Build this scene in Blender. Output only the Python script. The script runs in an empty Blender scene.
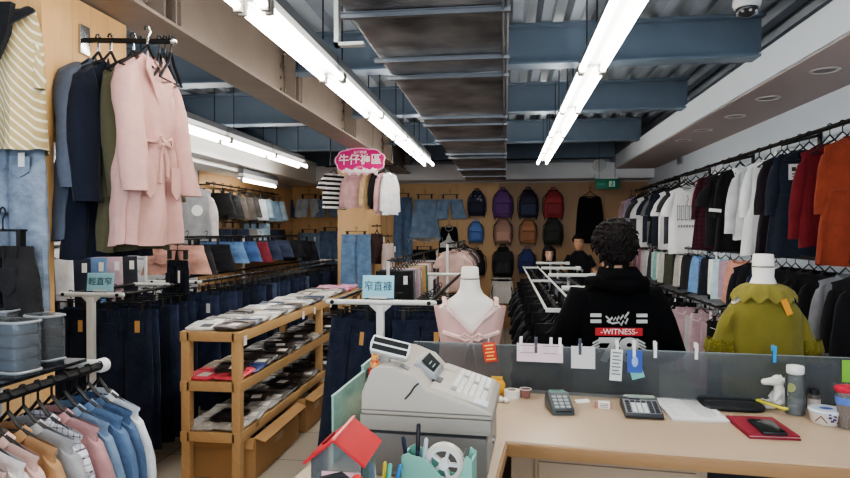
LAMP = 22.0; EXPO = 0.48; DAY = 110
import bpy, bmesh, math, random
from math import sin, cos, pi, radians
from mathutils import Vector, Matrix, Euler, noise as mnoise
R = random.Random(7)
scene = bpy.context.scene
C = scene.collection
V = Vector
# ---------------------------------------------------------------- camera model: measured from the photograph
F = 620.0
TH = math.atan(80 / F)
PH = math.atan(6 / F)
CAM = V((0, 0, 1.6))
FW = V((-sin(TH), cos(TH), 0)); RT = V((cos(TH), sin(TH), 0)); UZ = V((0, 0, 1))
FWD = FW * cos(PH) - UZ * sin(PH); UP = UZ * cos(PH) + FW * sin(PH)
def P(px, py, d=None, z=None, x=None, y=None):
    """world point seen at a pixel of the survey photograph, on a known plane"""
    r = FWD * F + RT * (px - 425) + UP * (239 - py)
    if d is not None: t = d / r.dot(FW)
    elif z is not None: t = (z - CAM.z) / r.z
    elif x is not None: t = (x - CAM.x) / r.x
    else: t = (y - CAM.y) / r.y
    return CAM + r * t
ORD = ('first second third fourth fifth sixth seventh eighth ninth tenth eleventh twelfth thirteenth fourteenth fifteenth sixteenth seventeenth '
       'eighteenth nineteenth twentieth').split()
TENS = {2: 'twenty', 3: 'thirty', 4: 'forty'}
def nth(i):
    """0-based ordinal word"""
    if i < 20: return ORD[i]
    t, u = divmod(i + 1, 10)
    return (TENS[t][:-1] + 'ieth') if u == 0 else TENS[t] + '-' + ORD[u - 1]
# ---------------------------------------------------------------- object bookkeeping
def tag(o, label=None, cat=None, group=None, kind=None):
    if label: o['label'] = label
    if cat: o['category'] = cat
    if group: o['group'] = group
    if kind: o['kind'] = kind
    return o
def T(name, label, cat, loc=(0, 0, 0), rz=0.0, group=None):
    o = bpy.data.objects.new(name, None); C.objects.link(o)
    o.empty_display_size = .05
    o.location = loc; o.rotation_euler = (0, 0, rz)
    return tag(o, label, cat, group)
# ---------------------------------------------------------------- mesh builder
class MB:
    def __init__(s): s.v = []; s.f = []; s.m = []
    def add(s, v, f, mi=0):
        b = len(s.v); s.v += [tuple(p) for p in v]
        for q in f: s.f.append(tuple(b + i for i in q)); s.m.append(mi)
        return s
    def box(s, c, d, rot=None, mi=0):
        x, y, z = d[0] / 2, d[1] / 2, d[2] / 2
        p = [V((a * x, b * y, e * z)) for a in (-1, 1) for b in (-1, 1) for e in (-1, 1)]
        if rot is not None:
            m = rot if isinstance(rot, Matrix) else Euler(rot).to_matrix()
            p = [m @ q for q in p]
        c = V(c)
        return s.add([q + c for q in p], [(0, 1, 3, 2), (4, 6, 7, 5), (0, 4, 5, 1), (2, 3, 7, 6), (0, 2, 6, 4), (1, 5, 7, 3)], mi)
    def span(s, a, b, mi=0):
        a, b = V(a), V(b)
        return s.box((a + b) / 2, b - a, None, mi)
    def loft(s, rings, cap0=True, cap1=True, closed=True, mi=0):
        n = len(rings[0]); b = len(s.v)
        for r in rings: s.v += [tuple(p) for p in r]
        for k in range(len(rings) - 1):
            for j in range(n if closed else n - 1):
                j2 = (j + 1) % n
                s.f.append((b + k * n + j, b + k * n + j2, b + (k + 1) * n + j2, b + (k + 1) * n + j)); s.m.append(mi)
        if cap0 and closed: s.f.append(tuple(b + j for j in reversed(range(n)))); s.m.append(mi)
        if cap1 and closed: s.f.append(tuple(b + (len(rings) - 1) * n + j for j in range(n))); s.m.append(mi)
        return s
    def tube(s, pts, r, n=8, closed=False, flat=1.0, mi=0):
        pts = [V(p) for p in pts]; rs = r if isinstance(r, (list, tuple)) else [r] * len(pts)
        N = len(pts); rings = []; u = None
        for i in range(N):
            t = (pts[(i + 1) % N] - pts[i - 1]) if closed else (pts[min(i + 1, N - 1)] - pts[max(i - 1, 0)])
            t.normalize()
            if u is None: u = (V((0, 0, 1)) if abs(t.z) < .9 else V((1, 0, 0)))
            u = (u - t * u.dot(t)).normalized(); w = t.cross(u)
            rings.append([pts[i] + (u * cos(2 * pi * j / n) * flat + w * sin(2 * pi * j / n)) * rs[i] for j in range(n)])
        if closed: rings.append(rings[0])
        return s.loft(rings, not closed, not closed, True, mi)
    def lathe(s, prof, n=20, c=(0, 0, 0), mi=0, axis='z', cap=True):
        rings = []
        for r, z in prof:
            q = []
            for j in range(n):
                a = 2 * pi * j / n; p = (r * cos(a), r * sin(a), z)
                if axis == 'y': p = (p[0], p[2], p[1])
                if axis == 'x': p = (p[2], p[0], p[1])
                q.append(V(p) + V(c))
            rings.append(q)
        return s.loft(rings, cap, cap, True, mi)
    def prism(s, poly, a, b, plane='xz', mi=0):
        f = {'xz': lambda u, w, t: (u, t, w), 'xy': lambda u, w, t: (u, w, t), 'yz': lambda u, w, t: (t, u, w)}[plane]
        return s.loft([[f(u, w, a) for u, w in poly], [f(u, w, b) for u, w in poly]], True, True, True, mi)
    def ell(s, c, r, n=14, m=10, rot=None, mi=0, e=1.0):
        rings = []; c = V(c)
        for k in range(m + 1):
            t = -pi / 2 + pi * k / m; ct = max(cos(t), 1e-3)
            q = []
            for j in range(n):
                a = 2 * pi * j / n
                f = lambda w: math.copysign(abs(w) ** e, w)
                p = V((r[0] * f(ct) * f(cos(a)), r[1] * f(ct) * f(sin(a)), r[2] * f(sin(t))))
                if rot is not None: p = Euler(rot).to_matrix() @ p
                q.append(c + p)
            rings.append(q)
        return s.loft(rings, True, True, True, mi)
    def mesh(s, name='m', bevel=0, seg=2, smooth=True, ang=40):
        me = bpy.data.meshes.new(name); me.from_pydata(s.v, [], s.f)
        for i, p in enumerate(me.polygons): p.material_index = s.m[i]
        bm = bmesh.new(); bm.from_mesh(me)
        bmesh.ops.recalc_face_normals(bm, faces=bm.faces)
        if bevel:
            ed = [e for e in bm.edges if len(e.link_faces) == 2 and e.calc_face_angle(0) > .6]
            bmesh.ops.bevel(bm, geom=ed, offset=bevel, segments=seg, profile=.6, affect='EDGES', clamp_overlap=True)
        bm.to_mesh(me); bm.free()
        if smooth:
            me.polygons.foreach_set('use_smooth', [True] * len(me.polygons))
            me.set_sharp_from_angle(angle=radians(ang))
        me.update()
        return me
    def build(s, name, mats, parent=None, loc=(0, 0, 0), rot=(0, 0, 0), label=None, **k):
        return put(name, s.mesh(name, **k), mats, parent, loc, rot, label)
def put(name, me, mats, parent=None, loc=(0, 0, 0), rot=(0, 0, 0), label=None):
    o = bpy.data.objects.new(name, me)
    if not isinstance(mats, (list, tuple)): mats = [mats]
    if len(me.materials) == 0:
        for m in mats: me.materials.append(m)
    C.objects.link(o)
    for i, m in enumerate(mats):
        if o.material_slots[i].material is not m:
            o.material_slots[i].link = 'OBJECT'; o.material_slots[i].material = m
    if parent is not None: o.parent = parent
    o.location = loc; o.rotation_euler = rot
    if label: o['label'] = label
    return o
def text(s, size, mat, parent, loc, rot=(pi / 2, 0, 0), name='lettering', al='CENTER', ex=.0006, sx=1, shear=0, bold=0):
    cu = bpy.data.curves.new(name, 'FONT'); cu.body = s; cu.size = size; cu.align_x = al; cu.align_y = 'CENTER'; cu.extrude = ex; cu.shear = shear; cu.offset = bold
    
    tmp = bpy.data.objects.new(name, cu); C.objects.link(tmp); bpy.context.view_layer.update()
    me = bpy.data.meshes.new_from_object(tmp.evaluated_get(bpy.context.evaluated_depsgraph_get())); bpy.data.objects.remove(tmp); bpy.data.curves.remove(cu)
    me.materials.clear()
    o = put(name, me, mat, parent, loc, rot); o.scale = (sx, 1, 1)
    return o
# ---------------------------------------------------------------- materials
MATS = {}
def nodes(name):
    m = bpy.data.materials.new(name); m.use_nodes = True; nt = m.node_tree
    return m, nt, nt.nodes['Principled BSDF']
def rgb(h):
    """sRGB 0-255 triple to linear"""
    return tuple((c / 255 / 12.92) if c / 255 <= .04045 else ((c / 255 + .055) / 1.055) ** 2.4 for c in h) + (1,)
def plain(col, rough=.6, metal=0, noise=.06, scale=20, spec=.4, bump=0):
    key = ('plain', col, rough, metal, noise, scale, bump)
    if key in MATS: return MATS[key]
    m, nt, b = nodes('paint'); N = nt.nodes; L = nt.links
    tc = N.new('ShaderNodeTexCoord'); nz = N.new('ShaderNodeTexNoise'); nz.inputs['Scale'].default_value = scale; nz.inputs['Detail'].default_value = 4
    L.new(tc.outputs['Object'], nz.inputs['Vector'])
    mp = N.new('ShaderNodeMapRange'); mp.inputs['To Min'].default_value = 1 - noise; mp.inputs['To Max'].default_value = 1 + noise
    L.new(nz.outputs['Fac'], mp.inputs['Value'])
    mx = N.new('ShaderNodeVectorMath'); mx.operation = 'SCALE'; mx.inputs[0].default_value = rgb(col)[:3]
    L.new(mp.outputs[0], mx.inputs['Scale']); L.new(mx.outputs[0], b.inputs['Base Color'])
    b.inputs['Roughness'].default_value = rough; b.inputs['Metallic'].default_value = metal; b.inputs['Specular IOR Level'].default_value = spec
    if bump:
        bp = N.new('ShaderNodeBump'); bp.inputs['Strength'].default_value = bump; bp.inputs['Distance'].default_value = .01
        L.new(nz.outputs['Fac'], bp.inputs['Height']); L.new(bp.outputs[0], b.inputs['Normal'])
    MATS[key] = m
    return m
def desat(c, k=.78):
    g = c[0] * .3 + c[1] * .59 + c[2] * .11
    return tuple(round((g + (v - g) * k) * .97) for v in c)
def cloth(col, col2=None, kind='plain', scale=1.0, rough=.92, noise=.16):
    """woven cloth; kind: plain, denim, hstripe, vstripe, plaid, dots, chevron"""
    col = desat(col); col2 = desat(col2) if col2 else None
    key = ('cloth', col, col2, kind, scale, noise)
    if key in MATS: return MATS[key]
    m, nt, b = nodes('cloth'); N = nt.nodes; L = nt.links
    tc = N.new('ShaderNodeTexCoord')
    nz = N.new('ShaderNodeTexNoise'); nz.inputs['Scale'].default_value = 9; nz.inputs['Detail'].default_value = 5; nz.inputs['Roughness'].default_value = .65
    L.new(tc.outputs['Object'], nz.inputs['Vector'])
    mp = N.new('ShaderNodeMapRange'); mp.inputs['From Min'].default_value = .3; mp.inputs['From Max'].default_value = .7
    mp.inputs['To Min'].default_value = 1 - noise; mp.inputs['To Max'].default_value = 1 + noise
    L.new(nz.outputs['Fac'], mp.inputs['Value'])
    base = None
    if kind in ('hstripe', 'vstripe', 'plaid', 'chevron', 'dots'):
        c2 = rgb(col2)
        mix = N.new('ShaderNodeMix'); mix.data_type = 'RGBA'; mix.inputs['A'].default_value = rgb(col); mix.inputs['B'].default_value = c2
        sp = N.new('ShaderNodeSeparateXYZ'); L.new(tc.outputs['Object'], sp.inputs[0])
        def saw(sock, period, width):
            d = N.new('ShaderNodeMath'); d.operation = 'MULTIPLY'; d.inputs[1].default_value = 1 / period; L.new(sock, d.inputs[0])
            fr = N.new('ShaderNodeMath'); fr.operation = 'FRACT'; L.new(d.outputs[0], fr.inputs[0])
            lt = N.new('ShaderNodeMath'); lt.operation = 'LESS_THAN'; lt.inputs[1].default_value = width; L.new(fr.outputs[0], lt.inputs[0])
            return lt.outputs[0]
        if kind == 'hstripe': fac = saw(sp.outputs['Z'], .06 * scale, .5)
        elif kind == 'vstripe': fac = saw(sp.outputs['X'], .02 * scale, .4)
        elif kind == 'chevron':
            ab = N.new('ShaderNodeMath'); ab.operation = 'ABSOLUTE'; L.new(sp.outputs['X'], ab.inputs[0])
            ad = N.new('ShaderNodeMath'); ad.operation = 'ADD'; ml = N.new('ShaderNodeMath'); ml.operation = 'MULTIPLY'; ml.inputs[1].default_value = 1.5
            L.new(ab.outputs[0], ml.inputs[0]); L.new(ml.outputs[0], ad.inputs[0]); L.new(sp.outputs['Z'], ad.inputs[1])
            fac = saw(ad.outputs[0], .04 * scale, .3)
        elif kind == 'plaid':
            a = saw(sp.outputs['X'], .05 * scale, .22); c = saw(sp.outputs['Z'], .05 * scale, .22)
            ad = N.new('ShaderNodeMath'); ad.operation = 'ADD'; L.new(a, ad.inputs[0]); L.new(c, ad.inputs[1])
            ml = N.new('ShaderNodeMath'); ml.operation = 'MULTIPLY'; ml.inputs[1].default_value = .5; L.new(ad.outputs[0], ml.inputs[0]); fac = ml.outputs[0]
        else:
            vo = N.new('ShaderNodeTexVoronoi'); vo.inputs['Scale'].default_value = 40 / scale; L.new(tc.outputs['Object'], vo.inputs['Vector'])
            lt = N.new('ShaderNodeMath'); lt.operation = 'LESS_THAN'; lt.inputs[1].default_value = .3; L.new(vo.outputs['Distance'], lt.inputs[0]); fac = lt.outputs[0]
        L.new(fac, mix.inputs['Factor']); base = mix.outputs['Result']
    mx = N.new('ShaderNodeVectorMath'); mx.operation = 'SCALE'
    if base is not None: L.new(base, mx.inputs[0])
    else: mx.inputs[0].default_value = rgb(col)[:3]
    L.new(mp.outputs[0], mx.inputs['Scale']); L.new(mx.outputs[0], b.inputs['Base Color'])
    b.inputs['Roughness'].default_value = rough; b.inputs['Specular IOR Level'].default_value = .15
    b.inputs['Sheen Weight'].default_value = .08
    fine = N.new('ShaderNodeTexNoise'); fine.inputs['Scale'].default_value = 14 if kind != 'denim' else 30; fine.inputs['Detail'].default_value = 6
    L.new(tc.outputs['Object'], fine.inputs['Vector'])
    bp = N.new('ShaderNodeBump'); bp.inputs['Strength'].default_value = .35; bp.inputs['Distance'].default_value = .02
    L.new(fine.outputs['Fac'], bp.inputs['Height']); L.new(bp.outputs[0], b.inputs['Normal'])
    MATS[key] = m
    return m
def denim(col, fade=.3): return cloth(col, None, 'denim', 1, .95, fade)
def emis(col, st):
    key = ('emis', col, st)
    if key in MATS: return MATS[key]
    m, nt, b = nodes('lit_tube')
    b.inputs['Base Color'].default_value = (.9, .9, .9, 1); b.inputs['Emission Color'].default_value = rgb(col); b.inputs['Emission Strength'].default_value = st
    MATS[key] = m
    return m
def wood(name, c1, c2, plank=.12, axis='h', knots=True, gap=.012, long='z', rough=.45):
    """boards that run along LONG, split every PLANK metres across"""
    m, nt, b = nodes(name); N = nt.nodes; L = nt.links
    tc = N.new('ShaderNodeTexCoord'); sp = N.new('ShaderNodeSeparateXYZ'); L.new(tc.outputs['Object'], sp.inputs[0])
    def math_(op, a, c=None):
        n = N.new('ShaderNodeMath'); n.operation = op
        for i, q in enumerate((a, c)):
            if q is None: continue
            if isinstance(q, (int, float)): n.inputs[i].default_value = q
            else: L.new(q, n.inputs[i])
        return n.outputs[0]
    X, Y, Z = sp.outputs
    across, along = {'z': (math_('ADD', X, Y), Z), 'x': (math_('ADD', Y, Z), X), 'y': (math_('ADD', X, Z), Y)}[long]
    idx = math_('FLOOR', math_('MULTIPLY', across, 1 / plank))
    frac = math_('FRACT', math_('MULTIPLY', across, 1 / plank))
    cb = N.new('ShaderNodeCombineXYZ'); L.new(across, cb.inputs[0]); L.new(math_('MULTIPLY', along, .09), cb.inputs[1]); L.new(math_('MULTIPLY', idx, 3.7), cb.inputs[2])
    gr = N.new('ShaderNodeTexNoise'); gr.inputs['Scale'].default_value = 26; gr.inputs['Detail'].default_value = 5; gr.inputs['Distortion'].default_value = .6
    L.new(cb.outputs[0], gr.inputs['Vector'])
    mix = N.new('ShaderNodeMix'); mix.data_type = 'RGBA'; mix.inputs['A'].default_value = rgb(c1); mix.inputs['B'].default_value = rgb(c2)
    wn = N.new('ShaderNodeTexWhiteNoise'); wn.noise_dimensions = '1D'; L.new(idx, wn.inputs['W'])
    fac = math_('ADD', math_('MULTIPLY', gr.outputs['Fac'], .75), math_('MULTIPLY', wn.outputs['Value'], .35))
    L.new(math_('SUBTRACT', fac, .1), mix.inputs['Factor'])
    out = mix.outputs['Result']
    if knots:
        cv = N.new('ShaderNodeCombineXYZ'); L.new(across, cv.inputs[0]); L.new(math_('MULTIPLY', along, .55), cv.inputs[1])
        vo = N.new('ShaderNodeTexVoronoi'); vo.inputs['Scale'].default_value = 5.5; L.new(cv.outputs[0], vo.inputs['Vector'])
        kf = N.new('ShaderNodeMapRange'); kf.inputs['From Min'].default_value = .03; kf.inputs['From Max'].default_value = .13; kf.inputs['To Min'].default_value = .75; kf.inputs['To Max'].default_value = 0
        L.new(vo.outputs['Distance'], kf.inputs['Value'])
        m2 = N.new('ShaderNodeMix'); m2.data_type = 'RGBA'; m2.inputs['B'].default_value = rgb((110, 62, 30)); L.new(out, m2.inputs['A']); L.new(kf.outputs[0], m2.inputs['Factor']); out = m2.outputs['Result']
    if gap:
        m3 = N.new('ShaderNodeMix'); m3.data_type = 'RGBA'; m3.inputs['B'].default_value = rgb((90, 58, 32)); L.new(out, m3.inputs['A'])
        L.new(math_('MULTIPLY', math_('LESS_THAN', frac, gap), .7), m3.inputs['Factor']); out = m3.outputs['Result']
    L.new(out, b.inputs['Base Color']); b.inputs['Roughness'].default_value = rough; b.inputs['Specular IOR Level'].default_value = .35
    return m
def tiles(c1, c2, grout, size):
    m, nt, b = nodes('floor_tiles'); N = nt.nodes; L = nt.links
    tc = N.new('ShaderNodeTexCoord'); br = N.new('ShaderNodeTexBrick')
    br.offset = 0; br.inputs['Color1'].default_value = rgb(c1); br.inputs['Color2'].default_value = rgb(c2); br.inputs['Mortar'].default_value = rgb(grout)
    br.inputs['Scale'].default_value = 1; br.inputs['Mortar Size'].default_value = .006; br.inputs['Brick Width'].default_value = size; br.inputs['Row Height'].default_value = size
    L.new(tc.outputs['Object'], br.inputs['Vector']); L.new(br.outputs['Color'], b.inputs['Base Color'])
    b.inputs['Roughness'].default_value = .3
    return m
def foil():
    m, nt, b = nodes('foil'); N = nt.nodes; L = nt.links
    tc = N.new('ShaderNodeTexCoord'); vo = N.new('ShaderNodeTexNoise'); vo.inputs['Scale'].default_value = 55; vo.inputs['Detail'].default_value = 6
    n2 = N.new('ShaderNodeTexNoise'); n2.inputs['Scale'].default_value = 3.5
    mpn = N.new('ShaderNodeMapping'); mpn.inputs['Scale'].default_value = (.5, 1.6, 1)
    L.new(tc.outputs['Object'], mpn.inputs[0]); L.new(mpn.outputs[0], vo.inputs['Vector']); L.new(tc.outputs['Object'], n2.inputs['Vector'])
    cr = N.new('ShaderNodeValToRGB'); cr.color_ramp.elements[0].position = .3; cr.color_ramp.elements[0].color = rgb((74, 75, 78)); cr.color_ramp.elements[1].position = .75; cr.color_ramp.elements[1].color = rgb((178, 180, 183))
    L.new(n2.outputs['Fac'], cr.inputs[0]); L.new(cr.outputs[0], b.inputs['Base Color'])
    b.inputs['Metallic'].default_value = .85; b.inputs['Roughness'].default_value = .38
    bp = N.new('ShaderNodeBump'); bp.inputs['Strength'].default_value = .6; bp.inputs['Distance'].default_value = .01; L.new(vo.outputs['Fac'], bp.inputs['Height']); L.new(bp.outputs[0], b.inputs['Normal'])
    return m
def glassy(col, rough=.02, haze=.1, ior=1.05, hazecol=None, trans=None):
    """thin clear or frosted sheet: refraction plus a share of diffuse haze and a little gloss"""
    m, nt, b = nodes('glass'); N = nt.nodes; L = nt.links; N.remove(b)
    out = [n for n in N if n.type == 'OUTPUT_MATERIAL'][0]
    if rough > .05:
        r = N.new('ShaderNodeBsdfRefraction'); r.inputs['Roughness'].default_value = rough; r.inputs['IOR'].default_value = ior
    else: r = N.new('ShaderNodeBsdfTransparent')
    r.inputs['Color'].default_value = rgb(col)
    d = N.new('ShaderNodeBsdfDiffuse'); d.inputs['Color'].default_value = rgb(hazecol or col)
    nz = N.new('ShaderNodeTexNoise'); nz.inputs['Scale'].default_value = 12
    mr = N.new('ShaderNodeMapRange'); mr.inputs['To Min'].default_value = haze * .8; mr.inputs['To Max'].default_value = haze * 1.2; L.new(nz.outputs['Fac'], mr.inputs['Value'])
    m1 = N.new('ShaderNodeMixShader'); L.new(mr.outputs[0], m1.inputs[0]); L.new(r.outputs[0], m1.inputs[1]); L.new(d.outputs[0], m1.inputs[2])
    g = N.new('ShaderNodeBsdfGlossy'); g.inputs['Roughness'].default_value = max(rough * .6, .05)
    fr = N.new('ShaderNodeFresnel'); fr.inputs['IOR'].default_value = 1.35
    m2 = N.new('ShaderNodeMixShader'); L.new(fr.outputs[0], m2.inputs[0]); L.new(m1.outputs[0], m2.inputs[1]); L.new(g.outputs[0], m2.inputs[2])
    L.new(m2.outputs[0], out.inputs[0])
    return m
BLACK = plain((18, 18, 20), .45); DKGREY = plain((52, 54, 58), .5); WHITE = plain((226, 226, 224), .45, noise=.03); CHROME = plain((190, 192, 195), .25, 1, .03)
WMETAL = plain((214, 215, 212), .35, 0, .03); PAPER = plain((236, 234, 230), .8, 0, .03); BLUEPAPER = plain((158, 212, 226), .75, 0, .03); INK = plain((22, 62, 92), .7)
# ---------------------------------------------------------------- garments (origin at the rail point above the hanger)
def sg(w, e): return math.copysign(abs(w) ** e, w)
def body_shell(ws, wh, L, t, neck=.065, dip=.05, slope=.32, waist=0, folds=5, seed=0, nz=12, na=32, z0=-.11, vneck=False, p=1.0, arm=.0, wr=.007):
    r = random.Random(seed); ph = r.uniform(0, 6); ph2 = r.uniform(0, 6); rings = []
    ss = [0, .015, .05, .1, .17, .25] + [.25 + .75 * (k + 1) / (nz - 5) for k in range(nz - 5)]
    for s in ss:
        a = ws / 2 + (wh - ws) / 2 * s ** p - waist * math.exp(-((s - .42) / .13) ** 2)
        if .03 < s < .3: a -= arm
        b = t / 2 * min(1, .22 + s * 4)
        ring = []
        for j in range(na):
            an = 2 * pi * j / na; ca, sa = cos(an), sin(an)
            x = a * sg(ca, .75)
            y = b * sg(sa, .7) * (1 + .3 * s * sin(folds * an + ph)) + .012 * s * sin(an * 2 + ph2)
            z = z0 - L * s - slope * max(0, abs(x) - neck) * (1 - s) ** 4
            if s < .06 and abs(x) < neck:
                q = 1 - abs(x) / neck
                z -= (1 - s / .06) * (dip * (q if vneck else q ** .5) if sa < 0 else dip * .2 * q ** .5)
            if s == 1: z += .006 * sin(an * 3 + ph)
            q = mnoise.noise(V((x * 9 + seed * 3.1, sa * 1.5, z * 4))) + .6 * mnoise.noise(V((x * 22, sa * 2 + seed, z * 9)))
            y += wr * q * min(1, s * 5)
            ring.append((x, y, z))
        rings.append(ring)
    return MB().loft(rings, False, False)
def sleeve(side, ws, L, r0, r1, z0, splay=.05, fwd=0, n=12, bend=0, seed=0, flat=.5):
    rr = random.Random(seed + side); ph = rr.uniform(0, 6); rings = []
    a = V((side * (ws / 2 - .02), 0, z0 - r0 * .75)); K = 8
    for k in range(K + 1):
        s = k / K
        c = a + V((side * splay * s ** .7 + side * .02 * s, fwd * s * s + bend * sin(pi * s), -L * s * (1 - .06 * s)))
        tilt = (1 - s) * .9
        ra = (r0 + (r1 - r0) * s) * (.62 if k == 0 else .9 if k == 1 else 1) * (1 + .06 * sin(9 * s + ph)); q = []
        for j in range(n):
            an = 2 * pi * j / n
            dx = ra * cos(an); dy = ra * flat * sin(an) * (1 + .12 * sin(3 * an + 5 * s + ph))
            q.append(c + V((dx * cos(tilt * .6), dy, side * -dx * sin(tilt) * .8)))
        q = [p_ + V((0, .006 * mnoise.noise(V((p_.x * 15, seed + 3.3, p_.z * 14))), 0)) for p_ in q]
        rings.append(q)
    return MB().loft(rings, True, False)
def collar_band(neck, t, z0, h=.035, stand=.5):
    mb = MB(); ring0 = []; ring1 = []; ring2 = []
    for j in range(20):
        an = -pi / 2 + .22 + (2 * pi - .44) * j / 19
        x = neck * 1.02 * cos(an); y = t * .42 * sin(an)
        dz = -.03 * max(0, -sin(an))
        ring0.append((x, y, z0 + dz)); ring1.append((x * .97, y * .97, z0 + h * .7 + dz)); ring2.append((x * 1.35, y * 1.7, z0 + h * .05 + dz * 1.6))
    return mb.loft([ring0, ring1, ring2], False, False, closed=False)
def lapels(neck, z0, t, L=.2):
    mb = MB()
    for s in (-1, 1):
        q = [(0, -t * .56, z0 - L), (s * neck * .95, -t * .3, z0 + .012), (s * neck * 1.7, -t * .5, z0 - L * .28), (s * neck * 1.3, -t * .62, z0 - L * .52)]
        mb.add(q + [(x, y - .006, z) for x, y, z in q], [(0, 1, 2, 3), (4, 5, 6, 7), (0, 1, 5, 4), (1, 2, 6, 5), (2, 3, 7, 6), (3, 0, 4, 7)])
    return mb
def button_row(n, z0, z1, y, r=.006):
    mb = MB()
    for k in range(n): mb.lathe([(r, 0), (r, .004)], 8, (0, y - .004, z0 + (z1 - z0) * k / max(1, n - 1)), axis='y')
    return mb
def jeans_mb(w=.36, wh=.2, L=.98, t=.05, seed=0, top=-.12, short=False, flare=1.0):
    r = random.Random(seed); mb = MB()
    for s in (-1, 1):
        rings = []; ph = r.uniform(0, 6); K = 5 if short else 14
        for k in range(K + 1):
            u = k / K; z = top - L * u
            hip = min(1, u * (2 if short else 5))
            hw = (w / 4 * (1 + .1 * hip)) if u < .3 or short else (w / 4 * 1.1 + (wh / 2 - w / 4 * 1.1) * ((u - .3) / .7) ** .8)
            if short: hw = w / 4 * (1 + .22 * u * flare)
            cx = s * (w / 4 + (.006 if u < .25 else .006 + .02 * (u - .25)) + (.03 * u * flare if short else 0))
            b = t / 2 * (.6 + .5 * hip) * (1 + .12 * sin(9 * u + ph))
            ring = []
            for j in range(14):
                an = 2 * pi * j / 14
                ring.append((cx + hw * sg(cos(an), .8), b * sg(sin(an), .75) * (1 + .12 * sin(3 * an + 6 * u + ph)) + .006 * mnoise.noise(V((cx * 20 + an, seed * 2.3, z * 9))), z + (.004 * sin(an * 2 + ph) if k == K else 0)))
            rings.append(ring)
        mb.loft(rings, False, False)
    return mb
def band_mb(w, t, z, h=.04, loops=True):
    mb = MB(); rg = lambda zz, e: [(w / 2 * e * sg(cos(2 * pi * j / 20), .8), t * .36 * e * sg(sin(2 * pi * j / 20), .75), zz) for j in range(20)]
    mb.loft([rg(z, 1.0), rg(z - .004, 1.03), rg(z - h, 1.05)], False, False)
    if loops:
        for x in (-.3, -.08, .12, .32):
            mb.box((x * w, -t * .36 - .006, z - h / 2), (.012, .008, h * 1.1))
    return mb
def pocket_mb(x, y, z, w=.11, h=.12):
    mb = MB(); return mb.prism([(x - w / 2, z), (x + w / 2, z), (x + w / 2 * .94, z - h * .75), (x, z - h), (x - w / 2 * .94, z - h * .75)], y, y - .006)
def hanger_mb(w=.4, clip=False, r=.0045, n=5):
    mb = MB(); hook = [(.0, 0, .022), (.012, 0, .017), (.017, 0, .004), (.012, 0, -.008), (.0, 0, -.018), (0, 0, -.05)]
    hook = [(-.017, 0, .003), (-.012, 0, .017)] + hook
    mb.tube(hook, r * .8, n)
    if clip:
        mb.tube([(-w / 2, 0, -.06), (w / 2, 0, -.06)], r, n)
        mb.tube([(0, 0, -.05), (0, 0, -.06)], r, n)
        for s in (-1, 1): mb.box((s * w * .38, 0, -.095), (.026, .026, .075))
    else:
        mb.tube([(-w * .46, 0, -.168), (-w * .3, 0, -.13), (-w * .12, 0, -.095), (0, 0, -.05), (w * .12, 0, -.095), (w * .3, 0, -.13), (w * .46, 0, -.168)], [r * 1.4] * 7, n)
        mb.tube([(-w * .46, 0, -.168), (w * .46, 0, -.168)], r * .8, n)
    return mb
GC = {}
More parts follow.
